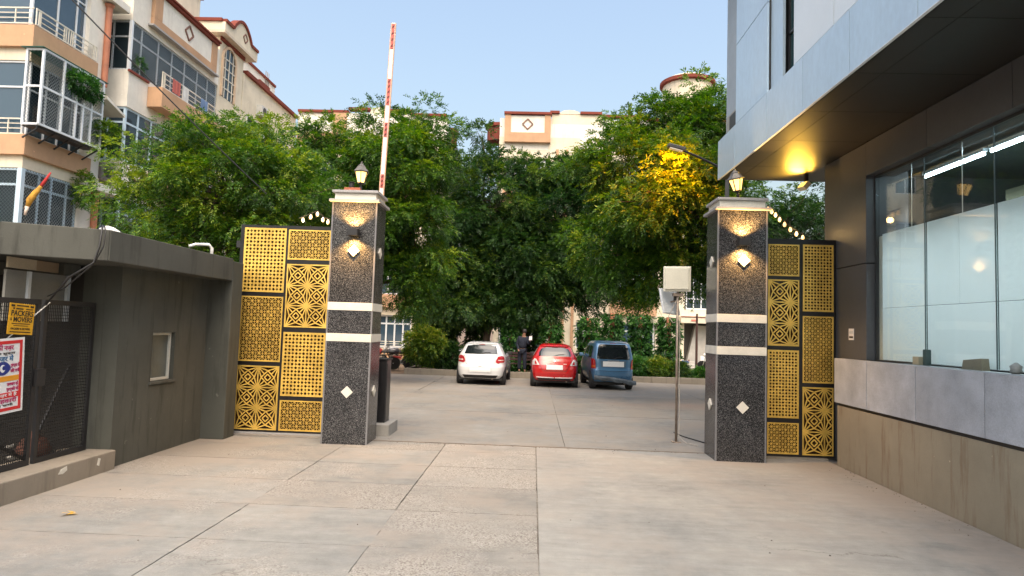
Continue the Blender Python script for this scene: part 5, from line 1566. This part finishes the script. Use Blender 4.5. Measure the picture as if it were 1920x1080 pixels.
def mesh_y(parent, y, x0, x1, z0, z1, step=.075):
    o = mesh_x(parent, 0, x0, x1, z0, z1, step)
    me = o.data
    off = org(parent)
    for v in me.vertices:
        w_ = v.co + off
        v.co = Vector((w_.y, y, w_.z)) - off
    return o


CURTS = [CURT, M('white_curtain', (.62, .60, .56), .9, var=.2, vscale=3, stretch=(6, 6, .3)), M('blue_curtain', (.14, .22, .32), .9, var=.3, vscale=3, stretch=(6, 6, .3)), M('brown_curtain', (.25, .16, .10), .9, var=.3, vscale=3, stretch=(6, 6, .3))]


def win_x(x, y0, y1, z0, z1, splits, transom=None, pane=WINB, frame=FRAME, mesh=False, fw_=.05, parent=None, name='window', d=.06, curt=None):
    """window in a wall facing +x"""
    mb = MB()
    mb.box(x - d, x, y0, y0 + fw_, z0, z1).box(x - d, x, y1 - fw_, y1, z0, z1)
    mb.box(x - d, x, y0 + fw_, y1 - fw_, z0, z0 + fw_).box(x - d, x, y0 + fw_, y1 - fw_, z1 - fw_, z1)
    ys_ = [y0 + (y1 - y0) * s for s in splits]
    for y in ys_: mb.box(x - d, x + .002, y - fw_ / 2, y + fw_ / 2, z0 + fw_, z1 - fw_)
    if transom:
        e = [y0 + fw_] + [v for y in ys_ for v in (y - fw_ / 2, y + fw_ / 2)] + [y1 - fw_]
        for i in range(0, len(e), 2): mb.box(x - d, x, e[i], e[i + 1], transom - fw_ / 2, transom + fw_ / 2)
    w_ = mb.build(name, frame, parent or apt)
    e = [y0] + ys_ + [y1]
    for i in range(len(e) - 1):
        BX(x - d * .7, x - d * .5, e[i] + .005, e[i + 1] - .005, z0 + .01, z1 - .01).build('pane', pane, w_)
        if rng.random() < .45:
            q0, q1 = sorted((rng.uniform(0, .5), rng.uniform(.5, 1)))
            BX(x - d * 3 - .02, x - d * 3, e[i] + (e[i + 1] - e[i]) * q0, e[i] + (e[i + 1] - e[i]) * q1, z0 + rng.uniform(0, .4) * (z1 - z0), z1).build('curtain', rng.choice(CURTS), w_)
    if mesh: mesh_x(w_, x + .012, y0, y1, z0, z1)
    return w_


def win_y(y, x0, x1, z0, z1, splits, transom=None, pane=WINB, frame=FRAME, mesh=False, fw_=.05, parent=None, name='window', d=.06, arch=False):
    """window in a wall facing -y (towards the gate)"""
    mb = MB()
    mb.box(x0, x0 + fw_, y, y + d, z0, z1).box(x1 - fw_, x1, y, y + d, z0, z1)
    mb.box(x0 + fw_, x1 - fw_, y, y + d, z0, z0 + fw_).box(x0 + fw_, x1 - fw_, y, y + d, z1 - fw_, z1)
    xs_ = [x0 + (x1 - x0) * s for s in splits]
    for x in xs_: mb.box(x - fw_ / 2, x + fw_ / 2, y - .002, y + d, z0 + fw_, z1 - fw_)
    if transom:
        e = [x0 + fw_] + [v for x in xs_ for v in (x - fw_ / 2, x + fw_ / 2)] + [x1 - fw_]
        for i in range(0, len(e), 2): mb.box(e[i], e[i + 1], y, y + d, transom - fw_ / 2, transom + fw_ / 2)
    w_ = mb.build(name, frame, parent or apt)
    e = [x0] + xs_ + [x1]
    for i in range(len(e) - 1):
        BX(e[i] + .005, e[i + 1] - .005, y + d * .5, y + d * .7, z0 + .01, z1 - .01).build('pane', pane, w_)
    if mesh: mesh_y(w_, y - .012, x0, x1, z0, z1)
    return w_


def rail_x(x, y0, y1, z0, z1, parent, n=2):
    """steel balcony railing along y: groups of uprights and horizontal bars"""
    mb = MB(); r = .035
    mb.box(x - r / 2, x + r / 2, y0, y1, z1 - r, z1).box(x - r / 2, x + r / 2, y0, y1, z0, z0 + r)
    L_ = (y1 - y0) / n
    for k in range(n + 1):
        c = y0 + k * L_
        for dy in ((-.10, 0, .10) if 0 < k < n else ((.02, .12) if k == 0 else (-.12, -.02))):
            mb.box(x - r / 2 + .002, x + r / 2 - .002, c + dy - .0125, c + dy + .0125, z0 + r, z1 - r)
    for k in range(n):
        a, b = y0 + k * L_ + .18, y0 + (k + 1) * L_ - .18
        for q in (.3, .62):
            zz = z0 + (z1 - z0) * q
            mb.box(x - r / 2 + .004, x + r / 2 - .004, a, b, zz, zz + .02)
        for c in (a, b): mb.box(x - r / 2 + .001, x + r / 2 - .001, c - .01, c + .01, z0 + r, z1 - r)
    return mb.build('balcony_rail', RAIL, parent)


def rail_y(y, x0, x1, z0, z1, parent):
    mb = MB(); r = .035
    mb.box(x0, x1, y - r / 2, y + r / 2, z1 - r, z1).box(x0, x1, y - r / 2, y + r / 2, z0, z0 + r)
    for q in (.35, .65):
        zz = z0 + (z1 - z0) * q; mb.box(x0 + .05, x1 - .05, y - .012, y + .012, zz, zz + .02)
    k = x0 + .05
    while k < x1:
        mb.box(k - .0125, k + .0125, y - r / 2 + .002, y + r / 2 - .002, z0 + r, z1 - r); k += .55
    return mb.build('balcony_rail', RAIL, parent)


# first bay: end face at y 17.45, street face at x -14.62
AX, AY = -14.62, 17.42
BX(-26, AX - .5, AY + .5, 20.0, 0, 16).build('wall', M('dim_wall', (.30, .27, .22), .9, var=.15), apt)          # inner core seen through the glass
for z0, z1 in ((2.4, 3.3), (6.10, 6.45), (9.22, 9.58), (12.42, 12.75)):
    BX(-26, AX, AY, 20.02, z0, z1).build('lintel', CREAM, apt)
for z0, z1 in ((3.3, 3.9), (6.45, 7.04), (9.58, 10.22), (12.75, 13.4)):
    BX(-26, AX + .12, AY - .12, 20.0, z0 + .001, z1 - .001).build('balcony_band', TAN, apt, bevel=.01)
BX(AX - .3, AX - .01, 19.65, 20.6, 0, 16).build('wall', WHITEW, apt)
# ground row of meshed windows over the cabin
win_x(AX - .02, 17.45, 19.64, 3.92, 6.095, (.30, .52, .80), 5.62, pane=WIND, frame=FRAMEB, mesh=True, fw_=.07)
win_y(AY + .02, -19.0, AX - .09, 3.92, 6.095, (.2, .4, .62, .82), 5.62, pane=WIND, frame=FRAMEB, mesh=True, fw_=.07)
BX(AX - .13, AX, AY, AY + .13, 3.92, 6.095).build('corner_post', FRAMEB, apt)
# middle storey: glazed end face and a wire cage over the street face
win_y(AY + .03, -19.0, AX - .12, 7.05, 9.21, (.2, .4, .6, .79), 8.45, pane=WINB)
win_x(AX - .04, 17.5, 19.64, 7.05, 9.21, (.3, .55, .8), 8.4, pane=WIND)
rail_y(AY - .03, -19, AX - .02, 7.05, 7.52, apt)
cg = thing('balcony_cage', None, None, (0, 0, 0)); cg.parent = apt; cg.location = -org(apt); ORG[cg.name] = Vector((0, 0, 0))
CX, c0, c1, cz0, cz1 = -14.0, 17.12, 19.62, 7.28, 9.42
fr = MB(); s = .03
for y in (c0, c0 + .80, c0 + 1.36, c0 + 1.66, c0 + 2.02, c1):
    fr.box(CX - s, CX + s, y - s, y + s, cz0, cz1 if y not in (c0 + 1.36, c0 + 1.66) or True else 8.4)
for z in (cz0, 8.36, cz1): fr.box(CX - s + .003, CX + s - .003, c0, c1, z - s, z + s)
for z in (cz0, 8.36, cz1):
    fr.box(AX + .12, CX - s, c0 - s + .002, c0 + s - .002, z - s + .002, z + s - .002)
    fr.box(AX + .12, CX - s, c1 - s + .002, c1 + s - .002, z - s + .002, z + s - .002)
fr.box(AX + .12, AX + .18, c0 - s, c0 + s, cz0, cz1)
fr.build('cage_frame', FRAME, cg)
BX(AX + .125, CX, c0 + .02, c1 - .02, cz0 - .06, cz0 - .035).build('cage_floor', BLACKM, cg)
BX(AX + .0, CX + .05, c0 - .1, c1 + .15, cz1 + .035, cz1 + .05).build('cage_roof', M('green_sheet', (.03, .12, .09), .6), cg)
mesh_x(cg, CX + .005, c0, c1, cz0, cz1, .07)
mesh_y(cg, c0 - .005, AX + .12, CX, cz0, cz1, .07)
st = MB()
for k in range(5):
    y = c0 + .06 + k * (c1 - c0 - .12) / 4
    st.bar((AX + .13, y, 6.9), (CX - .02, y, cz0 - .07), .035)
st.bar((CX - .05, c0, cz0 - .08), (CX - .05, c1, cz0 - .08), .04)
st.build('cage_bracket', BLACKM, cg)
# top storey: blue glass and railings
win_x(AX - .14, 17.5, 19.64, 10.24, 12.41, (.46, .82), 11.95, pane=WINB)
win_y(AY + .10, -19, AX - .2, 10.24, 12.41, (.25, .5, .75), 11.6, pane=WINB)
rail_x(AX + .09, AY - .05, 19.95, 10.25, 10.74, apt)
rail_y(AY - .09, -19, AX + .05, 10.25, 10.74, apt)
# recess between the bays, with the terracotta column
BX(-26, -15.6, 20.0, 21.35, 0, 14).build('wall', CREAM, apt)
for z0, z1 in ((3.9, 6.0), (9.6, 12.4)):
    MB().lathe([(.10, z0), (.10, z1 - .12), (.13, z1 - .08), (.16, z1)], (-14.55, 20.40, 0), 14).build('column', TERRA, apt, smooth=False)
for z in (6.05, 12.45): BX(-15.6, -14.3, 20.1, 21.1, z, z + .25).build('eave', WHITEW, apt, bevel=.01)
MB().prism([(20.05, 9.05), (21.0, 8.75), (21.0, 8.83), (20.05, 9.15)], 'x', -15.6, -14.15).build('eave', WHITEW, apt)
win_y(20.03 - .06 + .0, -15.55, -14.98, 7.0, 8.5, (.5,), 7.7, pane=WIND, frame=FRAME)
BX(-15.6, -14.92, 19.96, 20.0, 6.9, 6.98).build('window_sill', REDC, apt)
BX(-14.98, -14.7, 19.8, 20.02, 6.4, 6.44).build('ledge_strip', REDC, apt)

# second bay
B2, E2, F2 = -14.30, 21.25, 27.3
core = MB()
core.box(-26, B2 - .55, E2 + .5, 29.4, 0, 13.9)
core.build('wall', M('dim_wall_inner', (.26, .24, .20), .9, var=.15), apt)
for z0, z1 in ((12.32, 13.92), (9.24, 10.55), (6.05, 7.35), (2.9, 4.1)):
    BX(-26, B2, E2, F2, z0, z1).build('wall', WHITEW, apt)
win_x(B2 - .05, E2 + .06, F2 - .02, 10.551, 12.319, (.10, .27, .42, .57, .73, .87), 11.75, pane=WIND, mesh=True, fw_=.06)
win_y(E2 + .05, -15.6, B2 - .06, 10.551, 12.319, (.5,), 11.75, pane=WIND, mesh=True, fw_=.06)
BX(B2 - .1, B2 - .002, E2 + .002, E2 + .1, 10.551, 12.319).build('corner_post', FRAME, apt)
BX(B2 - .02, B2 + .06, E2 - .05, E2 + 1.1, 10.47, 10.549).build('window_sill', REDC, apt)
win_x(B2 - .05, E2 + .06, F2 - .02, 7.351, 9.239, (.12, .25, .4, .55, .7, .85), 8.7, pane=WIND, frame=FRAMEB, fw_=.07)
win_y(E2 + .05, -15.6, B2 - .06, 7.351, 9.239, (.5,), 8.7, pane=WIND, frame=FRAMEB, fw_=.07)
win_x(B2 - .05, E2 + .06, F2 - .02, 4.101, 6.049, (.12, .25, .4, .55, .7, .85), 5.5, pane=WIND, frame=FRAMEB, mesh=True, fw_=.08)
win_y(E2 + .05, -15.6, B2 - .06, 4.101, 6.049, (.5,), 5.5, pane=WIND, frame=FRAMEB, mesh=True, fw_=.07)
BX(B2 + .001, B2 + .55, 22.35, 27.0, 9.62, 10.36).build('balcony_band', TAN, apt, bevel=.01)
rail_x(B2 + .50, 22.37, 27.0, 10.37, 10.95, apt, 3)
BX(B2 + .001, B2 + .55, 22.35, 27.0, 6.45, 7.15).build('balcony_band', TAN, apt, bevel=.01)
# framed parapet with a diamond
pf = MB()
pf.box(B2 + .001, B2 + .14, 22.25, 26.85, 12.62, 12.95).box(B2 + .001, B2 + .14, 22.25, 22.75, 12.95, 13.9).box(B2 + .001, B2 + .14, 26.4, 26.85, 12.95, 13.9)
pf.build('parapet_frame', TAN, apt, bevel=.01)
BX(B2 + .002, B2 + .22, 22.1, 26.95, 12.55, 12.615).build('ledge_strip', GREYST, apt)
BX(B2 + .001, B2 + .10, 22.75, 26.4, 12.951, 13.9).build('parapet_panel', WHITEW, apt)
dd = MB()
yc, zc = 24.6, 13.42
for (a, b) in (((-.3, 0), (0, .3)), ((0, .3), (.3, 0)), ((.3, 0), (0, -.3)), ((0, -.3), (-.3, 0))):
    dd.bar((B2 + .12, yc + a[0], zc + a[1]), (B2 + .12, yc + b[0], zc + b[1]), .06, .05, up=(1, 0, 0))
dd.build('diamond_mark', M('brown_trim', (.22, .12, .09), .8), apt)
cpx = MB()
cpx.box(B2 - .35, B2 + .22, 21.2, 26.88, 13.92, 14.02).box(B2 - .30, B2 + .28, 21.2, 26.9, 14.02, 14.10)
cpx.build('coping', REDC, apt, bevel=.01)
# stair tower with curved gables
BX(-19, B2 - .02, 27.31, 29.6, 0, 14.6).build('wall', CREAM, apt)
BX(-19, B2 + .35, 26.95, 30.2, 14.6, 14.72).build('eave', M('eave_under', (.58, .50, .40), .85), apt)
def gable_x(x0, x1, ya, yb, z0, z1, zs):
    pts = [(ya, z0)]
    pts += [(ya, zs)]
    for k in range(13):
        u = k / 12; y = ya + (yb - ya) * (.22 + .56 * u); pts.append((y, zs + (z1 - zs) * math.sin(u * math.pi) ** .8))
    pts += [(yb, zs), (yb, z0)]
    g_ = MB().prism(pts, 'x', x0, x1).build('gable_parapet', CREAM, apt)
    cp = MB()
    q = pts[1:-1]
    for i in range(len(q) - 1):
        a, b = Vector((0, q[i][0], q[i][1] + .05)), Vector((0, q[i + 1][0], q[i + 1][1] + .05))
        for dx, w2, h2 in ((0, x1 - x0 + .10, .10),):
            cp.bar((((x0 + x1) / 2), a.y, a.z), (((x0 + x1) / 2), b.y, b.z), x1 - x0 + .14, .13, up=(0, 0, 1))
    cp.build('coping', REDC, g_)
gable_x(B2 + .15, B2 + .34, 26.97, 30.25, 14.73, 15.75, 15.1)
fy = MB().box(-19, B2 + .145, 26.97, 27.12, 14.725, 15.1).build('gable_parapet', CREAM, apt)
BX(-19, B2 + .2, 26.90, 27.18, 15.102, 15.24).build('coping', REDC, fy)
dd = MB(); yc, zc = 28.9, 15.2
for (a, b) in (((-.22, 0), (0, .22)), ((0, .22), (.22, 0)), ((.22, 0), (0, -.22)), ((0, -.22), (-.22, 0))):
    dd.bar((B2 + .35, yc + a[0], zc + a[1]), (B2 + .35, yc + b[0], zc + b[1]), .05, .04, up=(1, 0, 0))
dd.build('diamond_mark', M('brown_trim', (.22, .12, .09), .8), apt)
BX(B2 - .02, B2 + .05, 27.3, 29.62, 14.42, 14.59).build('moulding', REDC, apt)
# arched window
am = MB(); yc = 28.2
arc = [(yc + .62 * math.cos(a), 13.75 + .62 * math.sin(a)) for a in [math.pi * k / 12 for k in range(13)]]
for i in range(12): am.bar((B2, arc[i][0], arc[i][1]), (B2, arc[i + 1][0], arc[i + 1][1]), .12, .10, up=(1, 0, 0))
for s in (-1, 1): am.box(B2 - .05, B2 + .05, yc + s * .62 - .06, yc + s * .62 + .06, 12.0, 13.75)
aw = am.build('window', M('arch_trim', (.62, .46, .32), .7), apt)
gm = MB()
for k in (-.35, 0, .35): gm.box(B2 - .01, B2 + .02, yc + k - .02, yc + k + .02, 12.0, 13.75 + math.sqrt(.38 - k * k) - .05)
for z in (12.4, 12.85, 13.3, 13.75): gm.box(B2 - .012, B2 + .022, yc - .56, yc + .56, z, z + .04)
gm.build('grille', RAIL, aw)
MB().prism([(yc - .56, 12.0)] + [(yc + .56, 12.0)] + [(yc + .56 * math.cos(a), 13.75 + .56 * math.sin(a)) for a in [math.pi * k / 10 for k in range(11)]], 'x', B2 - .019, B2 - .012).build('pane', WIND, aw)
# a higher gable behind, and the block running on
BX(-20, B2 - 1.2, 24.6, 27.6, 13.9, 16.4).build('wall', CREAM, apt)
MB().prism([(24.5, 16.4), (27.7, 16.4), (27.7, 16.55), (26.9, 16.9), (26.1, 17.05), (25.3, 16.9), (24.5, 16.55)], 'x', -20, B2 - 1.1).build('coping', REDC, apt)
BX(-26, B2, 29.62, 36.4, 0, 13.85).build('wall', CREAM, apt)
BX(B2 - .25, B2 + .15, 29.75, 36.4, 13.852, 14.02).build('coping', REDC, apt)
BX(B2 - .22, B2 + .12, 31.2, 32.4, 14.02, 14.16).build('coping', REDC, apt)
ug = [(30.2, 13.9)] + [(30.2 + 6.1 * u, 14.9 + .75 * math.sin(min(1, u * 2.2) * math.pi * .5) + .0 * u) for u in [k / 14 for k in range(15)]] + [(36.3, 13.9)]
tg_ = MB().prism(ug, 'x', B2 - 2.2, B2 - 1.3).build('roof_tower', WHITEW, apt)
cp = MB(); q = ug[1:-1]
for i in range(len(q) - 1): cp.bar((B2 - 1.75, q[i][0], q[i][1] + .06), (B2 - 1.75, q[i + 1][0], q[i + 1][1] + .06), 1.05, .13)
cp.build('coping', REDC, tg_)
lad = MB()
for y in (34.9, 35.1, 35.3): lad.bar((B2 - 1.26, y, 14.2), (B2 - 1.26, y, 16.1), .03)
lad.build('ladder', STEEL, apt)
for k in range(3):
    for z0 in (4.2, 7.35, 10.5): win_x(B2 + .03, 30.2 + 2.0 * k, 31.6 + 2.0 * k, z0, z0 + 1.5, (.5,), z0 + 1.1, pane=WIND, d=.06)
# downpipe, outdoor units and washing
for yy in (21.05, 29.75):
    MB().tube([(B2 - .15 if yy > 25 else -15.55, yy, 0), (B2 - .15 if yy > 25 else -15.55, yy, 13.8)], .055, 8).build('drain_pipe', M('pipe_cream', (.55, .50, .42), .6), apt)
for k, (x, y, z, lb) in enumerate(((-14.72, 20.95, 6.55, 'grey air conditioner unit on the ledge between the two apartment bays'), (-14.05, 25.6, 9.05, 'small air conditioner unit under the upper tan balcony, half behind leaves'), (-14.2, 31.6, 12.3, 'air conditioner unit high on the far wing of the apartments'))):
    ac = thing('outdoor_unit', lb, 'air conditioner', (x, y, z), 'air conditioner units on the apartments')
    BX(x - .2, x + .2, y - .4, y + .4, z, z + .55).build('casing', M('unit_dark' if k == 0 else 'unit_pale', (.16, .14, .13) if k == 0 else (.5, .5, .48), .6), ac, bevel=.02)
    MB().lathe([(.2, 0), (.2, .012), (.02, .014)], (x + .2, y - .08, z + .28), 16, rot=Matrix.Rotation(math.pi / 2, 3, 'Y')).build('fan_grille', BLACKM, ac)
    BX(x - .22, x + .18, y - .36, y + .36, z - .04, z - .001).build('bracket', STEEL, ac)
for k, (y, w_2, h_2, c_, nm) in enumerate(((23.0, .5, .5, (.45, .12, .10), 'red'), (23.65, .42, .62, (.62, .62, .60), 'white'), (25.0, .55, .45, (.14, .22, .38), 'blue'))):
    ck = MB(); cols = 7
    pts = [(B2 + .535 + .015 * math.sin(j * 1.9 + k), y + w_2 * j / cols) for j in range(cols + 1)]
    for j in range(cols):
        (x0_, y0_), (x1_, y1_) = pts[j], pts[j + 1]
        ck.add([(x0_, y0_, 10.92 - h_2), (x1_, y1_, 10.92 - h_2), (x1_, y1_, 10.93), (x0_, y0_, 10.93)], [(0, 1, 2, 3)])
    tag(ck.build('hanging_cloth', M(nm + '_washing', c_, .9, var=.2), solid=.008), '%s washing hung over the rail of the upper tan balcony' % nm, 'washing', 'washing on the balcony rail')
# hangings and balcony plants
hp = 'plants growing on the apartment balconies'
shrub('balcony_plant', 'leafy plant bursting through the upper wire cage of the first bay', (-13.93, 18.7, 9.0), (.12, .75, .36), LEAF_C, 420, cat='plant', group=hp, stems=3, length=.14, ll=.09, lw=.035)
shrub('balcony_plant', 'small plant behind the meshed corner window of the second bay', (-14.45, 21.9, 11.0), (.12, .35, .3), LEAF_C, 160, cat='plant', group=hp, stems=2, length=.14, ll=.09, lw=.035)
shrub('balcony_plant', 'dry trailing plant under the tan band at the end of the first bay', (-14.3, 19.55, 5.95), (.2, .35, .55), LEAF_L, 260, cat='plant', group=hp, stems=3, length=.16, ll=.09, lw=.03)
shrub('balcony_plant', 'loose green plant hanging beside the lower end of the wire cage', (-14.0, 19.9, 7.9), (.3, .55, .35), LEAF_L, 420, cat='plant', group=hp, stems=3, length=.18, ll=.09, lw=.03)
fl = thing('rolled_flag', 'rolled orange and red cloth flag slanting from the meshed window over the cabin', 'flag', (-14.3, 17.7, 5.2))
MB().tube([(-14.50, 17.45, 4.95), (-14.05, 17.8, 6.1)], .012, 6).build('flag_pole', STEEL, fl)
MB().tube([(-14.42, 17.48, 5.0), (-14.38, 17.5, 5.2), (-14.30, 17.58, 5.42), (-14.22, 17.66, 5.62)], [.05, .09, .075, .05], 8).build('flag_cloth', M('ochre_cloth', (.42, .22, .03), .9, var=.4, vscale=8), fl, smooth=True)
MB().tube([(-14.22, 17.66, 5.62), (-14.14, 17.73, 5.85), (-14.06, 17.78, 6.06)], [.05, .04, .02], 8).build('flag_cloth', M('red_cloth', (.38, .03, .03), .9, var=.3, vscale=8), fl, smooth=True)
MB().tube([(-14.46, 17.46, 4.75), (-14.42, 17.48, 5.0)], [.03, .05], 8).build('flag_cloth', M('pale_cloth', (.62, .50, .42), .9), fl, smooth=True)

# ------------------------------------------------------------------ blocks at the back of the courtyard
def storeys(b, x0, x1, y, top, bays):
    """street wall with openings: bays = list of (x0, x1, kind)"""
    BX(x0, x1, y + .9, y + 8, 0, top - .6).build('wall', M('back_inner', (.24, .22, .19), .9), b)
    zf = [3.1 * k for k in range(5)]
    for k in range(4):
        zz = zf[k]
        last = x0
        for (a, c, kind) in bays + [(x1, x1, None)]:
            if a > last: BX(last, a, y, y + .95, zz, zz + 3.1 if k < 3 else top - 1.3).build('wall', CREAM, b)
            last = c
            if kind is None: continue
            if kind == 'balcony':
                if k == 3:
                    BX(a, c, y, y + .9, zz + 2.55, 12.36).build('lintel', CREAM, b)
                    win_y(y + .25, a + .02, c - .02, zz + .62, zz + 2.548, (.25, .5, .75), zz + 2.05, pane=WINB, frame=FRAME, fw_=.07, parent=b)
                    continue
                BX(a, c, y - .25, y + .9, zz + 2.95, zz + 3.72).build('balcony_band', TAN, b)
                BX(a, c, y, y + .9, zz + 2.55, zz + 2.949).build('lintel', CREAM, b)
                rail_y(y - .15, a, c, zz + (3.722 if k else .62), zz + (4.2 if k else 1.05), b)
                if k == 0: BX(a, c, y - .2, y + .05, 0, .62).build('balcony_band', TAN, b)
                win_y(y + .25, a + .02, c - .02, zz + (.62 if k else .68), zz + 2.548, (.25, .5, .75), zz + 2.05, pane=WINB, frame=FRAME, fw_=.09, parent=b)
            elif kind == 'window':
                BX(a, c, y, y + .95, zz, zz + 1.0).build('wall', CREAM, b); BX(a, c, y, y + .95, zz + 2.5, zz + 3.1).build('wall', CREAM, b)
                win_y(y + .1, a, c, zz + 1.001, zz + 2.499, (.5,), zz + 2.0, pane=WIND, parent=b, fw_=.07)
            elif kind == 'stair':
                if k:
                    BX(a, c, y, y + .95, zz - .1, zz + .3).build('wall', CREAM, b); BX(a, c, y, y + .95, zz + 2.5, zz + 2.99).build('wall', CREAM, b)
                    win_y(y + .1, a + .1, c - .1, zz + .31, zz + 2.49, (.33, .66), zz + .9, pane=WIND, parent=b, fw_=.06)


def coping_y(b, x0, x1, y, z, h=.14):
    BX(x0, x1, y - .12, y + .35, z, z + h).build('coping', REDC, b)


FY = 36.5
b1 = thing('courtyard_block', 'far cream block with flat red copings behind the tree by the boom arm', 'apartment block', (-10, FY, 0))
storeys(b1, -14.2, -5.4, FY, 14.4, [(-13.6, -11.9, 'balcony'), (-11.0, -9.8, 'window'), (-9.0, -7.0, 'balcony'), (-6.6, -5.8, 'window')])
BX(-14.2, -5.4, FY + .002, FY + .9, 12.3, 14.3).build('wall', WHITEW, b1)
BX(-12.1, -11.3, FY - .1, FY, 12.5, 14.3).build('parapet_frame', TAN, b1); BX(-14.2, -12.1, FY - .1, FY, 12.4, 13.1).build('parapet_frame', TAN, b1)
for a, c, z in ((-14.2, -11.2, 14.3), (-11.2, -9.95, 14.48), (-8.9, -7.5, 14.42), (-7.5, -5.4, 14.2)): coping_y(b1, a, c, FY, z)
ar = [(-9.95, 14.3)] + [(-9.45 + .5 * math.cos(a), 14.32 + .36 * math.sin(a)) for a in [math.pi - math.pi * k / 10 for k in range(11)]] + [(-8.9, 14.3)]
MB().prism(ar, 'y', FY, FY + .3).build('arch_parapet', CREAM, b1)
MB().lathe([(.9, 13.2), (.9, 13.95), (1.0, 13.97), (1.0, 14.1), (.3, 14.12)], (-6.0, FY + 2.5, 0), 20).build('roof_tower', REDC, b1)

b2 = thing('courtyard_block', 'far cream and tan block with a diamond on its parapet behind the middle trees', 'apartment block', (4, FY, 0))
storeys(b2, -2.3, 11.8, FY, 14.4, [(-2.0, .55, 'balcony'), (2.4, 3.3, 'window'), (4.3, 6.9, 'balcony'), (8.5, 10.0, 'stair')])
BX(-2.3, 11.8, FY + .002, FY + .9, 12.35, 14.2).build('wall', WHITEW, b2)
pf = MB()
pf.box(-2.0, .65, FY - .25, FY, 12.75, 13.3).box(-2.0, -1.65, FY - .25, FY, 13.3, 14.35).box(.30, .65, FY - .25, FY, 13.3, 14.35)
pf.build('parapet_frame', TAN, b2)
BX(-1.65, .30, FY - .2, FY + .0015, 13.301, 14.3).build('parapet_panel', WHITEW, b2)
dd = MB()
for (a, c) in (((-.3, 0), (0, .3)), ((0, .3), (.3, 0)), ((.3, 0), (0, -.3)), ((0, -.3), (-.3, 0))):
    dd.bar((-.68 + a[0], FY - .22, 13.8 + a[1]), (-.68 + c[0], FY - .22, 13.8 + c[1]), .06, .05, up=(0, 1, 0))
dd.build('diamond_mark', M('brown_trim', (.22, .12, .09), .8), b2)
for a, c, z in ((-2.05, .7, 14.36), (.6, 1.15, 14.52), (2.35, 3.6, 14.5), (3.6, 6.2, 14.35), (6.2, 11.8, 14.2)): coping_y(b2, a, c, FY - (.2 if a < 0 else 0), z)
BX(.7, 3.6, FY + .001, FY + .3, 13.9, 14.5).build('parapet', CREAM, b2)
ar = [(1.15, 14.5)] + [(1.75 + .6 * math.cos(a), 14.5 + .24 * math.sin(a)) for a in [math.pi - math.pi * k / 10 for k in range(11)]] + [(2.35, 14.5)]
MB().prism(ar, 'y', FY - .02, FY + .3).build('arch_parapet', CREAM, b2)
for x in (1.0, 1.55, 2.1): BX(x, x + .16, FY - .06, FY - .001, 0, 12.4).build('pilaster', TAN, b2)
MB().lathe([(.75, 13.2), (.75, 14.0), (.88, 14.02), (.88, 14.2), (.3, 14.22)], (-2.4, FY + 1.6, 0), 20).build('roof_tower', REDC, b2)
acu = thing('wall_unit', 'grey air conditioner hung on the far loggia under the diamond parapet', 'air conditioner', (.1, FY, 11.3))
BX(-.2, .4, FY - .30, FY - .05, 11.15, 11.6).build('casing', M('unit_pale', (.5, .52, .55), .6), acu, bevel=.02)
BX(-.12, .12, FY - .306, FY - .301, 11.2, 11.55).build('grille', BLACKM, acu)
# tower on the roof at the right
tw_ = thing('roof_tower', 'curved roof tower with a red rim rising above the lamp lit tree', 'tower', (9, 40, 14))
MB().lathe([(1.5, 12), (1.5, 17.3), (1.5, 17.5), (1.3, 17.7), (.8, 17.9), (.4, 17.98), (.05, 18.0)], (9.1, 39.2, 0), 28).build('tower_wall', CREAM, tw_)
MB().lathe([(1.52, 17.25), (1.68, 17.3), (1.68, 17.5), (1.52, 17.55)], (9.1, 39.2, 0), 28).build('rim', REDC, tw_)
# stair entrance, steps, number sign and planters on the ground floor right
en = MB()
en.box(8.35, 10.2, FY + .8, FY + .95, 0, 2.6)
en.build('inner_wall', M('stair_dark', (.10, .09, .08), .9), b2)
MB().prism([(8.7, .2), (9.9, .2), (9.9, 2.5), (9.2, 2.5)], 'y', FY + .3, FY + .7).build('stair_flight', M('stair_grey', (.42, .40, .37), .8), b2)
for k in range(3): BX(8.3, 10.3, FY - .9 + .3 * k, FY - .001, .02 + .15 * k, .02 + .15 * (k + 1)).build('step', M('step_stone', (.42, .40, .37), .8), b2)
BX(8.2, 10.6, FY - .55, FY - .001, 2.62, 2.98).build('porch_slab', CREAM, b2)
BX(8.2, 10.6, FY - .58, FY - .551, 2.94, 2.99).build('porch_edge', REDC, b2)
ns = BX(8.75, 9.05, FY - .575, FY - .556, 2.72, 2.82).build('number_plate', M('pale_red_plate', (.55, .16, .12), .6)); tag(ns, 'small red sign on the porch slab over the stair entrance', 'sign')
po = MB().tube([(7.95, 31.5, 0), (7.95, 31.5, 3.0)], [.06, .05], 10).build('iron_post', M('dark_red_iron', (.06, .025, .02), .6)); tag(po, 'dark iron post standing just left of the right gate pillar', 'post')
ch = thing('plastic_chair', 'white plastic chair standing at the stair entrance', 'chair', (9.3, 35.0, .02))
BX(9.1, 9.5, 34.8, 35.2, .42, .45).build('seat', PLATE, ch)
BX(9.1, 9.5, 35.16, 35.2, .45, .85).build('backrest', PLATE, ch)
for x in (9.12, 9.45):
    for y in (34.82, 35.15): BX(x, x + .03, y, y + .03, .02, .42).build('leg', PLATE, ch)

# ------------------------------------------------------------------ overhead wires
wr = MB()
def sag(p, q, s_, n_=14):
    p, q = Vector(p), Vector(q)
    return [p.lerp(q, k / n_) - Vector((0, 0, s_ * 4 * (k / n_) * (1 - k / n_))) for k in range(n_ + 1)]
tag(MB().tube(sag((-10.4, 10.6, 9.6), (-5.9, 13.6, 4.75), .10), .014, 6).build('overhead_cable', CABLE), 'black cable running down in front of the apartments into the tree', 'cable')
